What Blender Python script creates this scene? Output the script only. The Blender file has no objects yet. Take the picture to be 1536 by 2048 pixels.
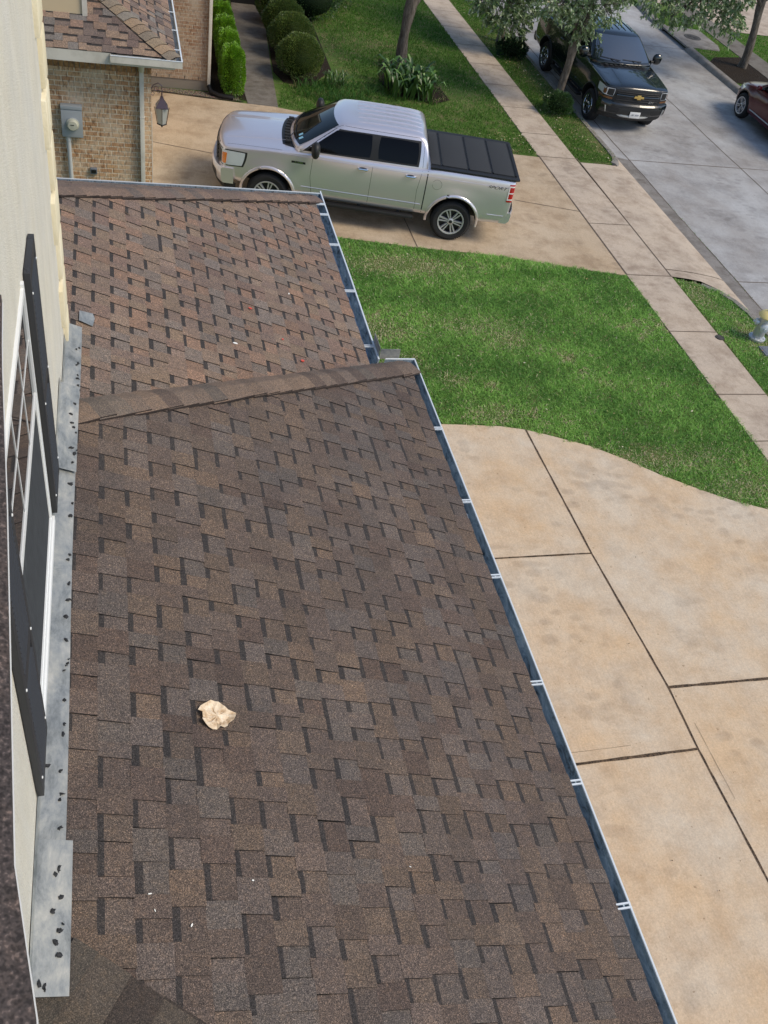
import bpy, bmesh, math, random
import numpy as np
from mathutils import Vector, Matrix
from mathutils.bvhtree import BVHTree
random.seed(7); RNG = np.random.default_rng(7)
PI = math.pi
SC = bpy.context.scene

# ------------------------------------------------------------------ camera, sky, sun
cam = bpy.data.cameras.new('camera'); CAM = bpy.data.objects.new('camera', cam)
SC.collection.objects.link(CAM); SC.camera = CAM
cam.sensor_fit = 'VERTICAL'; cam.sensor_height = 36.0
cam.lens = 36.0 * 1833.36 / 2048.0
cam.clip_start = 0.02; cam.clip_end = 2000
_R = [[0.9642815, -0.2096770, 0.1618539], [-0.0334566, -0.7025676, -0.7108300], [0.2627580, 0.6800252, -0.6844881]]
_m = Matrix.Identity(4)
for _i in range(3):
    _m[_i][0] = _R[0][_i]; _m[_i][1] = -_R[1][_i]; _m[_i][2] = -_R[2][_i]
_m.translation = (0.469, 0.0, 8.7)
CAM.matrix_world = _m

SUN_EL, SUN_AZ = 48.0, 118.0     # degrees, azimuth clockwise from +Y
w = bpy.data.worlds.new('World'); SC.world = w; w.use_nodes = True
nt = w.node_tree
sky = nt.nodes.new('ShaderNodeTexSky'); sky.sky_type = 'NISHITA'; sky.sun_disc = False
sky.sun_elevation = math.radians(SUN_EL); sky.sun_rotation = math.radians(SUN_AZ)
sky.air_density = 1.0; sky.dust_density = .9; sky.ozone_density = 1.6
bg = nt.nodes['Background']; bg.inputs['Strength'].default_value = 0.105
nt.links.new(sky.outputs['Color'], bg.inputs['Color'])
sd = bpy.data.lights.new('sun', 'SUN'); sd.energy = 1.7; sd.angle = math.radians(24); sd.color = (1.0, 0.87, 0.68)
so = bpy.data.objects.new('sun', sd); SC.collection.objects.link(so)
_d = Vector((math.sin(math.radians(SUN_AZ)) * math.cos(math.radians(SUN_EL)), math.cos(math.radians(SUN_AZ)) * math.cos(math.radians(SUN_EL)), math.sin(math.radians(SUN_EL))))
so.rotation_euler = (-_d).to_track_quat('-Z', 'Y').to_euler(); so.location = (0, 0, 30)
SC.view_settings.view_transform = 'Standard'; SC.view_settings.look = 'None'
SC.view_settings.exposure = 0.62; SC.view_settings.gamma = 1.0

# ------------------------------------------------------------------ materials
MATS = {}
def new_mat(name, color=(.5, .5, .5), rough=.6, metal=0.0, spec=.5, coat=0.0):
    m = bpy.data.materials.new(name); m.use_nodes = True
    b = m.node_tree.nodes['Principled BSDF']
    b.inputs['Base Color'].default_value = (*color, 1); b.inputs['Roughness'].default_value = rough
    b.inputs['Metallic'].default_value = metal; b.inputs['Specular IOR Level'].default_value = spec
    b.inputs['Coat Weight'].default_value = coat; b.inputs['Coat Roughness'].default_value = .03
    MATS[name] = m
    return m
class NT:
    """small helper round a material's node tree"""
    def __init__(s, m): s.m = m; s.t = m.node_tree; s.b = s.t.nodes['Principled BSDF']
    def n(s, typ, **kw):
        x = s.t.nodes.new(typ)
        for k, v in kw.items(): setattr(x, k, v)
        return x
    def l(s, a, b): s.t.links.new(a, b)
    def coord(s, kind='Object'): return s.n('ShaderNodeTexCoord').outputs[kind]
    def mapped(s, src, scale=(1, 1, 1)):
        mp = s.n('ShaderNodeMapping'); s.l(src, mp.inputs['Vector']); mp.inputs['Scale'].default_value = scale
        return mp.outputs['Vector']
    def noise(s, vec, scale, detail=3, rough=.55, dist=0.0):
        x = s.n('ShaderNodeTexNoise'); s.l(vec, x.inputs['Vector'])
        x.inputs['Scale'].default_value = scale; x.inputs['Detail'].default_value = detail
        x.inputs['Roughness'].default_value = rough; x.inputs['Distortion'].default_value = dist
        return x.outputs['Fac']
    def ramp(s, fac, stops):
        r = s.n('ShaderNodeValToRGB'); e = r.color_ramp.elements
        while len(e) < len(stops): e.new(.5)
        for i, (p, c) in enumerate(stops):
            e[i].position = p; e[i].color = (*c, 1) if len(c) == 3 else c
        s.l(fac, r.inputs['Fac']); return r.outputs['Color']
    def mix(s, a, b, fac, mode='MIX'):
        x = s.n('ShaderNodeMix', data_type='RGBA', blend_type=mode)
        for v, i in ((a, 6), (b, 7)):
            if isinstance(v, tuple): x.inputs[i].default_value = (*v, 1)
            else: s.l(v, x.inputs[i])
        if isinstance(fac, (int, float)): x.inputs[0].default_value = fac
        else: s.l(fac, x.inputs[0])
        return x.outputs[2]
    def attr(s, name='col'):
        a = s.n('ShaderNodeAttribute'); a.attribute_name = name; return a.outputs['Color']
    def bump(s, h, strength=.3, dist=.01, inv=False):
        x = s.n('ShaderNodeBump'); x.inputs['Strength'].default_value = strength; x.inputs['Distance'].default_value = dist
        s.l(h, x.inputs['Height']); s.l(x.outputs['Normal'], s.b.inputs['Normal'])
    def base(s, c): s.l(c, s.b.inputs['Base Color'])

def speckled(name, rough=.95, base=None, scale=210, amt=.95, spec=.5):
    """granule-covered asphalt shingle; per-tab colour comes from the face attribute"""
    m = new_mat(name, base or (.1, .1, .1), rough, spec=spec); t = NT(m); v = t.coord()
    c = t.attr() if base is None else base
    g = t.noise(v, scale, 1, .6)
    gr = t.ramp(g, [(.34, (.35, .35, .36)), (.48, (.92, .92, .92)), (.60, (1.25, 1.22, 1.2)), (.68, (2.6, 2.5, 2.4))])
    c = t.mix(c, gr, amt, 'MULTIPLY')
    g2 = t.ramp(t.noise(v, scale * .42, 2, .6), [(.36, (.72, .71, .72)), (.5, (1, 1, 1)), (.66, (1.35, 1.30, 1.26))])
    c = t.mix(c, g2, amt, 'MULTIPLY')
    hb = t.ramp(t.noise(v, 26, 3, .7), [(.36, (.86, .84, .86)), (.5, (1, 1, 1)), (.64, (1.16, 1.08, 1.0))])
    c = t.mix(c, hb, .8, 'MULTIPLY')
    mo = t.ramp(t.noise(v, 1.3, 4, .6), [(.3, (.84, .85, .88)), (.7, (1.14, 1.10, 1.04))])
    c = t.mix(c, mo, .9, 'MULTIPLY')
    t.base(c); t.bump(g, .35, .004)
    return m
speckled('shingle'); speckled('cap_shingle', amt=.7)
speckled('near_shingle', base=(.055, .046, .046), scale=170, amt=.8)

def concrete(name, a, b, stain, sc=1.0, rough=.85, ss=.5, dark=(.55, .5, .45)):
    m = new_mat(name, a, rough, spec=.3); t = NT(m); v = t.coord()
    c = t.mix(a, b, t.ramp(t.noise(v, .45 * sc, 6, .66, .0), [(.35, (0, 0, 0)), (.65, (1, 1, 1))]))
    st = t.ramp(t.noise(v, 1.5 * sc, 8, .72, .0), [(.34, stain), (.56, (1, 1, 1))])
    c = t.mix(c, st, ss, 'MULTIPLY')
    # the broom's fine drag lines and a fine grain
    br = t.ramp(t.noise(t.mapped(v, (14, 1.2, 1)), 3.2, 3, .6), [(.3, (.93, .93, .93)), (.7, (1.06, 1.06, 1.06))])
    c = t.mix(c, br, .7, 'MULTIPLY')
    fg = t.ramp(t.noise(v, 55, 3, .75), [(.3, (.80, .79, .78)), (.7, (1.16, 1.16, 1.16))])
    c = t.mix(c, fg, .8, 'MULTIPLY')
    pit = t.ramp(t.noise(v, 16, 2, .5), [(.235, dark), (.27, (1, 1, 1))])
    c = t.mix(c, pit, .8, 'MULTIPLY')
    # overlapping rounded damp marks and scuffs, in loose groups
    vo = t.n('ShaderNodeTexVoronoi'); vo.feature = 'SMOOTH_F1'; t.l(t.mapped(v, (1.0, 1.7, 1)), vo.inputs['Vector']); vo.inputs['Scale'].default_value = 3.4
    rim = t.ramp(vo.outputs['Distance'], [(.18, (.84, .83, .83)), (.30, (.90, .895, .89)), (.36, (1, 1, 1))])
    grp = t.ramp(t.noise(v, .62, 3, .55), [(.50, (0, 0, 0)), (.60, (1, 1, 1))])
    c = t.mix(c, rim, grp, 'MULTIPLY')
    sc_ = t.ramp(t.noise(t.mapped(v, (1, 6, 1)), 2.1, 6, .8, .4), [(.30, (.86, .84, .82)), (.40, (1, 1, 1)), (.66, (1, 1, 1)), (.72, (1.08, 1.08, 1.08))])
    c = t.mix(c, sc_, .7, 'MULTIPLY')
    t.base(c); t.bump(t.noise(v, 60, 3, .6), .18, .01)
    return m
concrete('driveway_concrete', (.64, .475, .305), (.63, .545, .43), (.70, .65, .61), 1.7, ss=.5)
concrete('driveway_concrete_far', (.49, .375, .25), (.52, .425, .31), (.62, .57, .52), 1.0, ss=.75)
concrete('sidewalk_concrete', (.56, .465, .36), (.50, .42, .335), (.62, .57, .54), 1.4, ss=.8)
concrete('street_concrete', (.32, .30, .28), (.46, .465, .465), (.66, .65, .65), .8, ss=.85)
concrete('curb_concrete', (.29, .27, .245), (.23, .215, .2), (.6, .57, .53), 2.0, ss=.9)
concrete('walk_concrete', (.20, .18, .155), (.17, .155, .13), (.6, .55, .5), 1.6, ss=.9)
new_mat('joint_wood', (.10, .062, .035), .95)
t = NT(MATS['joint_wood']); t.base(t.ramp(t.noise(t.coord(), 40, 3), [(.35, (.02, .014, .01)), (.65, (.15, .10, .06))]))
new_mat('saw_joint', (.13, .10, .075), .95)

m = new_mat('soil', (.1, .08, .05), 1.0, spec=.1); t = NT(m); v = t.coord()
c = t.ramp(t.noise(v, 2.2, 5, .65), [(.3, (.075, .125, .03)), (.5, (.10, .17, .04)), (.72, (.20, .18, .09))])
c = t.mix(c, t.ramp(t.noise(v, 55, 3, .7), [(.3, (.55, .55, .5)), (.7, (1.3, 1.3, 1.3))]), .9, 'MULTIPLY')
t.base(c); t.bump(t.noise(v, 40, 3), .6, .03)
m = new_mat('mulch', (.03, .022, .016), 1.0, spec=.1); t = NT(m)
t.base(t.ramp(t.noise(t.coord(), 38, 4, .7), [(.3, (.010, .008, .007)), (.6, (.045, .034, .025)), (.75, (.10, .075, .05))])); t.bump(t.noise(t.coord(), 38, 4), .9, .04)
m = new_mat('gravel', (.3, .25, .2), .95); t = NT(m); vo = t.n('ShaderNodeTexVoronoi'); t.l(t.coord(), vo.inputs['Vector']); vo.inputs['Scale'].default_value = 30
t.base(t.mix(t.ramp(vo.outputs['Distance'], [(.0, (1, 1, 1)), (.6, (.3, .28, .25))]), t.mix((.42, .34, .26), vo.outputs['Color'], .15), 1.0, 'MULTIPLY'))
t.bump(vo.outputs['Distance'], 1.0, .03)

def leafy(name, rough=.55, spec=.35, sheen=0, trans=.25):
    m = new_mat(name, (.06, .12, .03), rough, spec=spec); t = NT(m)
    c = t.attr(); t.base(c)
    if trans:
        tr = t.n('ShaderNodeBsdfTranslucent'); t.l(c, tr.inputs['Color'])
        mx = t.n('ShaderNodeMixShader'); mx.inputs[0].default_value = trans
        out = [n for n in t.t.nodes if n.type == 'OUTPUT_MATERIAL'][0]
        t.l(t.b.outputs[0], mx.inputs[1]); t.l(tr.outputs[0], mx.inputs[2]); t.l(mx.outputs[0], out.inputs[0])
    return m
leafy('grass_blade', .65, .2, trans=.3); leafy('leaf', .36, .6, trans=.22); leafy('litter', .8, .2, trans=0)
m = new_mat('bark', (.16, .13, .10), .95, spec=.15); t = NT(m)
n1 = t.noise(t.mapped(t.coord(), (1, 1, .22)), 22, 5, .7)
t.base(t.ramp(n1, [(.3, (.055, .045, .036)), (.55, (.17, .145, .12)), (.75, (.27, .24, .21))])); t.bump(n1, .8, .03)

m = new_mat('stucco', (.66, .60, .47), .95, spec=.15); t = NT(m); v = t.coord()
c = t.mix((.74, .72, .65), (.78, .74, .63), t.ramp(t.noise(t.mapped(v, (1, 1, .5)), 1.6, 4, .6), [(.35, (0, 0, 0)), (.65, (1, 1, 1))]))
c = t.mix(c, t.ramp(t.noise(t.mapped(v, (1, 1, .45)), 5, 5, .7), [(.3, (.80, .79, .76)), (.62, (1.05, 1.05, 1.05))]), .5, 'MULTIPLY')
c = t.mix(c, t.ramp(t.noise(v, 120, 2, .6), [(.28, (.7, .7, .7)), (.5, (1.04, 1.04, 1.04))]), .7, 'MULTIPLY')
t.base(c); t.bump(t.noise(v, 90, 3, .7), .9, .012)
m = new_mat('quoin_stucco', (.78, .70, .48), .9, spec=.15); t = NT(m)
t.base(t.ramp(t.noise(t.mapped(t.coord(), (1, 1, .3)), 6, 4), [(.3, (.72, .63, .42)), (.7, (.84, .78, .60))])); t.bump(t.noise(t.coord(), 90, 3, .7), .5, .01)
m = new_mat('siding_paint', (.62, .50, .32), .8)
m = new_mat('trim_paint', (.66, .63, .55), .6); t = NT(m)
t.base(t.ramp(t.noise(t.coord(), 3, 5, .7), [(.3, (.52, .49, .42)), (.6, (.68, .65, .57))]))
m = new_mat('gutter_paint', (.42, .50, .57), .38, metal=.25); t = NT(m); v = t.coord()
c = t.ramp(t.noise(t.mapped(v, (1, .25, 1)), 9, 5, .7), [(.32, (.17, .23, .28)), (.5, (.36, .45, .52)), (.7, (.55, .62, .66))])
t.base(c)
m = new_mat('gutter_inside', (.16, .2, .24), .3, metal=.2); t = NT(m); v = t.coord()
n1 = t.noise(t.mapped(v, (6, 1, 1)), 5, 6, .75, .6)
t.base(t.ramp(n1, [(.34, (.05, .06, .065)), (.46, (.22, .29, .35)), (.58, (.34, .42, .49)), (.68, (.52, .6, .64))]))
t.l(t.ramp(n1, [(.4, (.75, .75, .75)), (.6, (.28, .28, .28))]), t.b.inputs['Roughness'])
new_mat('gutter_lip', (.74, .80, .84), .35, metal=.1)
m = new_mat('flashing_metal', (.45, .46, .44), .5, metal=.3); t = NT(m); v = t.coord()
c = t.ramp(t.noise(t.mapped(v, (1, .5, 1)), 6.5, 8, .74, .3), [(.32, (.14, .155, .16)), (.48, (.31, .325, .32)), (.58, (.42, .42, .39)), (.70, (.60, .58, .52))])
t.base(c); t.l(t.ramp(t.noise(v, 7, 4, .6), [(.3, (.3, .3, .3)), (.7, (.62, .62, .62))]), t.b.inputs['Roughness'])
new_mat('sealant', (.022, .024, .028), .75)
new_mat('shutter_paint', (.028, .030, .035), .55)
new_mat('vinyl', (.78, .80, .80), .4)
m = new_mat('window_glass', (.012, .016, .02), .03, spec=.9)
m = new_mat('screen_mesh', (.035, .042, .050), .7); t = NT(m)
t.base(t.ramp(t.noise(t.mapped(t.coord(), (60, 60, 2)), 4, 2), [(.35, (.018, .022, .028)), (.65, (.06, .07, .08))]))
def brick(name, axis, c1, c2, mortar, dark):
    m = new_mat(name, c1, .92, spec=.15); t = NT(m); v = t.coord()
    sx = t.n('ShaderNodeSeparateXYZ'); t.l(v, sx.inputs[0]); cb = t.n('ShaderNodeCombineXYZ')
    t.l(sx.outputs[axis], cb.inputs[0]); t.l(sx.outputs[2], cb.inputs[1])
    bk = t.n('ShaderNodeTexBrick'); t.l(cb.outputs[0], bk.inputs['Vector'])
    for k, val in (('Scale', 1.0), ('Brick Width', .205), ('Row Height', .077), ('Mortar Size', .0085), ('Mortar Smooth', .25), ('Bias', -.1)):
        bk.inputs[k].default_value = val
    bk.inputs['Color1'].default_value = (*c1, 1); bk.inputs['Color2'].default_value = (*c2, 1); bk.inputs['Mortar'].default_value = (*mortar, 1)
    vv = t.ramp(t.noise(t.mapped(cb.outputs[0], (38, 11, 1)), 1.0, 3, .6), [(.36, dark), (.50, (1, 1, 1)), (.68, (1.12, 1.08, 1.0))])
    c = t.mix(bk.outputs['Color'], vv, 1.0, 'MULTIPLY')
    # smeared mortar haze over parts of the wall
    hz = t.ramp(t.noise(cb.outputs[0], 2.6, 5, .65), [(.42, (0, 0, 0)), (.72, (.75, .75, .75))])
    c = t.mix(c, mortar, hz)
    t.base(c)
    iv = t.n('ShaderNodeMath', operation='SUBTRACT'); iv.inputs[0].default_value = 1; t.l(bk.outputs['Fac'], iv.inputs[1])
    t.bump(iv.outputs[0], .8, .012)
    return m
brick('brick_south', 0, (.47, .26, .135), (.62, .41, .24), (.76, .65, .50), (.42, .36, .33))
brick('brick_east', 1, (.38, .20, .10), (.45, .30, .18), (.48, .42, .335), (.5, .4, .36))
brick('brick_back', 0, (.33, .205, .13), (.43, .315, .21), (.50, .43, .34), (.5, .45, .42))
m = new_mat('brick_plain', (.38, .20, .095), .92); t = NT(m)
t.base(t.ramp(t.noise(t.coord(), 17, 4, .6), [(.3, (.17, .09, .05)), (.55, (.40, .22, .10)), (.75, (.55, .38, .22))]))
new_mat('foundation', (.25, .22, .18), .95)
new_mat('meter_paint', (.36, .39, .41), .5); new_mat('meter_glass', (.52, .52, .42), .15); new_mat('conduit_paint', (.50, .52, .52), .5)
new_mat('black_plastic', (.012, .012, .013), .45); new_mat('dark_metal', (.045, .04, .045), .5, metal=.6)
new_mat('lamp_glass', (.35, .36, .34), .1, spec=.6); new_mat('lamp_copper', (.13, .10, .12), .4, metal=.7)
# vehicle materials
m = new_mat('silver_paint', (.76, .725, .765), .28, metal=.66, coat=1.0); t = NT(m)
new_mat('black_paint', (.0028, .0065, .0085), .22, metal=.0, coat=1.0, spec=.4); new_mat('sky_glass', (.004, .008, .009), .03, spec=1.0, coat=1.0); MATS['sky_glass'].node_tree.nodes['Principled BSDF'].inputs['IOR'].default_value = 1.9
new_mat('red_paint', (.085, .004, .008), .30, metal=.1, coat=.6, spec=.3)
new_mat('auto_glass', (.006, .010, .010), .03, spec=.42); new_mat('tint_glass', (.003, .003, .004), .05, spec=.2)
new_mat('seam', (.015, .016, .017), .8); new_mat('trim_black', (.012, .012, .013), .55)
new_mat('chrome', (.75, .76, .77), .12, metal=1.0); new_mat('alloy', (.56, .56, .57), .34, metal=.45); new_mat('alloy_dark', (.03, .03, .032), .4, metal=.5)
new_mat('tyre', (.016, .016, .017), .85); new_mat('red_lens', (.42, .012, .014), .12, coat=1); new_mat('clear_lens', (.62, .66, .70), .10, metal=.15, coat=1); new_mat('dim_amber', (.16, .07, .025), .3)
new_mat('amber_lens', (.75, .20, .02), .15, coat=1); new_mat('white_lens', (.75, .72, .70), .2)
m = new_mat('tonneau', (.030, .033, .037), .85); t = NT(m); t.bump(t.noise(t.coord(), 90, 2), .3, .004)
new_mat('gold', (.72, .50, .16), .3, metal=.7); new_mat('plate_white', (.72, .72, .70), .5); new_mat('plate_ink', (.03, .04, .09), .6)
new_mat('sticker_and_glint', (.30, .60, .78), .5); new_mat('decal_grey', (.05, .055, .06), .5)  # pale blue: the silver pickup's stickers and the red car's painted windscreen reflection
new_mat('wood', (.45, .34, .20), .8); new_mat('teal_plastic', (.02, .16, .18), .5); new_mat('pale_metal', (.5, .5, .48), .4, metal=.5); new_mat('skin_pink', (.45, .25, .2), .7)
new_mat('hydrant_silver', (.50, .52, .53), .38, metal=.45); new_mat('hydrant_yellow', (.80, .66, .26), .45)
new_mat('hydrant_silver2', (.62, .66, .70), .4, metal=.3)
new_mat('lid_grey', (.16, .18, .21), .7); new_mat('cast_iron', (.07, .065, .06), .8, metal=.2)
m = new_mat('paper', (.72, .58, .42), .8); t = NT(m)
t.base(t.ramp(t.noise(t.coord(), 22, 5, .65), [(.35, (.42, .28, .16)), (.5, (.68, .54, .38)), (.7, (.82, .72, .58))]))
new_mat('fleck_white', (.8, .8, .76), .7); new_mat('fleck_red', (.6, .08, .05), .5); new_mat('fleck_brown', (.13, .085, .045), .8)
new_mat('inlet_dark', (.012, .011, .01), 1.0)

# ------------------------------------------------------------------ mesh helpers
class MB:
    """collects faces of one mesh; every face has a material slot and a colour"""
    def __init__(s): s.v = []; s.f = []; s.mi = []; s.c = []; s.mats = []
    def slot(s, m):
        if m not in s.mats: s.mats.append(m)
        return s.mats.index(m)
    def face(s, pts, mat, col=(1, 1, 1)):
        b = len(s.v); s.v += [tuple(p) for p in pts]; s.f.append(tuple(range(b, b + len(pts)))); s.mi.append(s.slot(mat)); s.c.append(col)
    def mesh(s, verts, faces, mat, col=(1, 1, 1)):
        b = len(s.v); s.v += [tuple(p) for p in verts]; k = s.slot(mat)
        for f in faces: s.f.append(tuple(b + i for i in f)); s.mi.append(k); s.c.append(col)
        return s
    def box(s, x0, x1, y0, y1, z0, z1, mat, M=None, col=(1, 1, 1)):
        v = [Vector((x, y, z)) for x in (x0, x1) for y in (y0, y1) for z in (z0, z1)]
        if M is not None: v = [M @ p for p in v]
        s.mesh(v, [(0, 1, 3, 2), (4, 6, 7, 5), (0, 4, 5, 1), (2, 3, 7, 6), (0, 2, 6, 4), (1, 5, 7, 3)], mat, col); return s
    def tube(s, pts, rad, mat, n=8, col=(1, 1, 1), cap=True):
        pts = [Vector(p) for p in pts]; rad = rad if isinstance(rad, (list, tuple)) else [rad] * len(pts)
        vs, fs = [], []; ref = Vector((0, 0, 1))
        for i, p in enumerate(pts):
            d = (pts[min(i + 1, len(pts) - 1)] - pts[max(i - 1, 0)]).normalized()
            if abs(d.dot(ref)) > .95: ref = Vector((1, 0, 0)) if abs(d.x) < .9 else Vector((0, 1, 0))
            a = d.cross(ref).normalized(); b = a.cross(d)
            for k in range(n):
                q = 2 * PI * k / n; vs.append(p + (a * math.cos(q) + b * math.sin(q)) * rad[i])
        for i in range(len(pts) - 1):
            for k in range(n):
                fs.append((i * n + k, i * n + (k + 1) % n, (i + 1) * n + (k + 1) % n, (i + 1) * n + k))
        if cap: fs += [tuple(range(n))[::-1], tuple(range((len(pts) - 1) * n, len(pts) * n))]
        s.mesh(vs, fs, mat, col); return s
    def lathe(s, prof, mat, n=24, M=None, col=(1, 1, 1), cap=True):
        """prof: (radius, height) pairs round the local z axis"""
        vs, fs = [], []
        for r, z in prof:
            for k in range(n):
                q = 2 * PI * k / n; p = Vector((r * math.cos(q), r * math.sin(q), z)); vs.append(M @ p if M is not None else p)
        for i in range(len(prof) - 1):
            for k in range(n): fs.append((i * n + k, i * n + (k + 1) % n, (i + 1) * n + (k + 1) % n, (i + 1) * n + k))
        if cap and prof[0][0] > 1e-4: fs.append(tuple(range(n))[::-1])
        if cap and prof[-1][0] > 1e-4: fs.append(tuple(range((len(prof) - 1) * n, len(prof) * n)))
        s.mesh(vs, fs, mat, col); return s
    def prism(s, poly, z0, z1, mat, M=None, col=(1, 1, 1)):
        """poly: (x, y) outline extruded between z0 and z1"""
        n = len(poly); v = [Vector((x, y, z0)) for x, y in poly] + [Vector((x, y, z1)) for x, y in poly]
        if M is not None: v = [M @ p for p in v]
        s.mesh(v, [tuple(range(n))[::-1], tuple(range(n, 2 * n))] + [(i, (i + 1) % n, n + (i + 1) % n, n + i) for i in range(n)], mat, col); return s
    def build(s, name, parent=None, smooth=False, merge=False, bevel=0, sharp=40):
        me = bpy.data.meshes.new(name)
        me.from_pydata(s.v, [], s.f)
        for m in s.mats: me.materials.append(MATS[m])
        me.polygons.foreach_set('material_index', s.mi)
        a = me.color_attributes.new('col', 'FLOAT_COLOR', 'CORNER')
        tot = np.array([len(f) for f in s.f]); cc = np.ones((len(s.f), 4), dtype=np.float32); cc[:, :3] = np.array(s.c)
        a.data.foreach_set('color', np.repeat(cc, tot, axis=0).ravel())
        bm = bmesh.new(); bm.from_mesh(me)
        if merge or bevel: bmesh.ops.remove_doubles(bm, verts=bm.verts, dist=1e-5)
        bmesh.ops.recalc_face_normals(bm, faces=bm.faces)
        if bevel:
            bmesh.ops.bevel(bm, geom=[e for e in bm.edges if len(e.link_faces) == 2 and e.calc_face_angle(0) > .5], offset=bevel, segments=2, affect='EDGES', profile=.6, clamp_overlap=True)
        bm.to_mesh(me); bm.free()
        if smooth or bevel:
            me.shade_smooth(); me.set_sharp_from_angle(angle=math.radians(sharp))
        return link(me, name, parent)
def link(me, name, parent=None):
    o = bpy.data.objects.new(name, me); SC.collection.objects.link(o)
    if parent is not None: o.parent = parent
    return o
def tag(o, label=None, cat=None, group=None, kind=None):
    if label: o['label'] = label
    if cat: o['category'] = cat
    if group: o['group'] = group
    if kind: o['kind'] = kind
    return o
def empty(name, loc=(0, 0, 0), rz=0.0):
    o = bpy.data.objects.new(name, None); SC.collection.objects.link(o); o.location = loc; o.rotation_euler = (0, 0, rz); o.empty_display_size = .2
    return o
def struct(mb, name, **kw): return tag(mb.build(name, **kw), kind='structure')
def copy_tree(o, parent=None):
    c = o.copy(); SC.collection.objects.link(c); c.parent = parent
    for ch in list(o.children): copy_tree(ch, c)
    return c
def np_mesh(name, V, F, C, mat, parent=None, smooth=False):
    """V (n,3), F (m,k) uniform polygons, C (m,3) face colours"""
    me = bpy.data.meshes.new(name); m, k = F.shape
    me.vertices.add(len(V)); me.vertices.foreach_set('co', V.astype(np.float32).ravel())
    me.loops.add(m * k); me.loops.foreach_set('vertex_index', F.astype(np.int32).ravel())
    me.polygons.add(m); me.polygons.foreach_set('loop_start', np.arange(0, m * k, k, dtype=np.int32))
    me.update(calc_edges=True)
    me.materials.append(MATS[mat])
    a = me.color_attributes.new('col', 'FLOAT_COLOR', 'CORNER'); cc = np.ones((m, 4), dtype=np.float32); cc[:, :3] = C
    a.data.foreach_set('color', np.repeat(cc, k, axis=0).ravel())
    if smooth: me.shade_smooth()
    return link(me, name, parent)
def text_mesh(body, size, mat, M, name, parent, shear=0.0, extrude=.002, space=1.0, sx=1.0):
    cu = bpy.data.curves.new(name, 'FONT'); cu.body = body; cu.size = size; cu.extrude = extrude; cu.align_x = 'CENTER'; cu.align_y = 'CENTER'
    cu.shear = shear; cu.space_character = space
    to = bpy.data.objects.new('tmp_text', cu); SC.collection.objects.link(to)
    bpy.context.view_layer.update()
    me = bpy.data.meshes.new_from_object(to.evaluated_get(bpy.context.evaluated_depsgraph_get()))
    bpy.data.objects.remove(to); bpy.data.curves.remove(cu)
    me.transform(M @ Matrix.Diagonal((sx, 1, 1, 1))); me.materials.clear(); me.materials.append(MATS[mat]); me.name = name
    return link(me, name, parent)
def inpoly(P, poly):
    x, y = P[:, 0], P[:, 1]; r = np.zeros(len(P), bool); n = len(poly)
    for i in range(n):
        x1, y1 = poly[i]; x2, y2 = poly[(i + 1) % n]
        c = ((y1 > y) != (y2 > y)) & (x < (x2 - x1) * (y - y1) / (y2 - y1 + 1e-12) + x1); r ^= c
    return r
def fieldnoise(P, scale, seed):
    """cheap smooth noise in -1..1 from a few rotated sine waves"""
    g = np.random.default_rng(seed); o = np.zeros(len(P))
    for _ in range(7):
        a = g.uniform(0, 2 * PI); k = g.uniform(.5, 1.6) / scale; o += np.sin((P[:, 0] * math.cos(a) + P[:, 1] * math.sin(a)) * k * 2 * PI + g.uniform(0, 6.28))
    return o / 3.2
# ------------------------------------------------------------------ the ground, roads and paths
ST = -.12                                     # street level; yards lie at z = 0
mb = MB()
prof = [(-260, 0), (11.50, 0), (11.6, -.03), (12.80, -.16), (19.98, -.16), (19.98, 0), (260, 0)]
for (xa, za), (xb, zb) in zip(prof, prof[1:]):
    mb.face([(xa, -120, za - .006), (xb, -120, zb - .006), (xb, 300, zb - .006), (xa, 300, za - .006)], 'soil')
struct(mb, 'ground')
def sheet(name, poly, z, mat, thick=.0, **kw):
    b = MB(); pts = [(x, y, z) for x, y in poly]; b.face(pts, mat)
    if thick:
        n = len(poly)
        for i in range(n):
            (xa, ya), (xb, yb) = poly[i], poly[(i + 1) % n]; b.face([(xa, ya, z), (xb, yb, z), (xb, yb, z - thick), (xa, ya, z - thick)], mat)
    return struct(b, name, **kw)
# street slab with its long joints
street = sheet('street', [(12.80, -120), (19.84, -120), (19.84, 300), (12.80, 300)], ST, 'street_concrete')
mb = MB()
for x in (13.24, 16.62):
    pts = [(x + .012 * math.sin(y * 1.3) + .006 * math.sin(y * 5), y) for y in np.arange(-20, 90, .5)]
    for (xa, ya), (xb, yb) in zip(pts, pts[1:]): mb.face([(xa - .013, ya, ST + .004), (xa + .013, ya, ST + .004), (xb + .013, yb, ST + .004), (xb - .013, yb, ST + .004)], 'saw_joint')
for y in (3.6, 9.5, 15.42, 21.4, 31.2, 40.8, 50.): mb.face([(12.95, y - .012, ST + .0045), (19.7, y - .012, ST + .0045), (19.7, y + .012, ST + .0045), (12.95, y + .012, ST + .0045)], 'saw_joint')
tag(mb.build('street_joint', parent=street), kind='structure')
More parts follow.
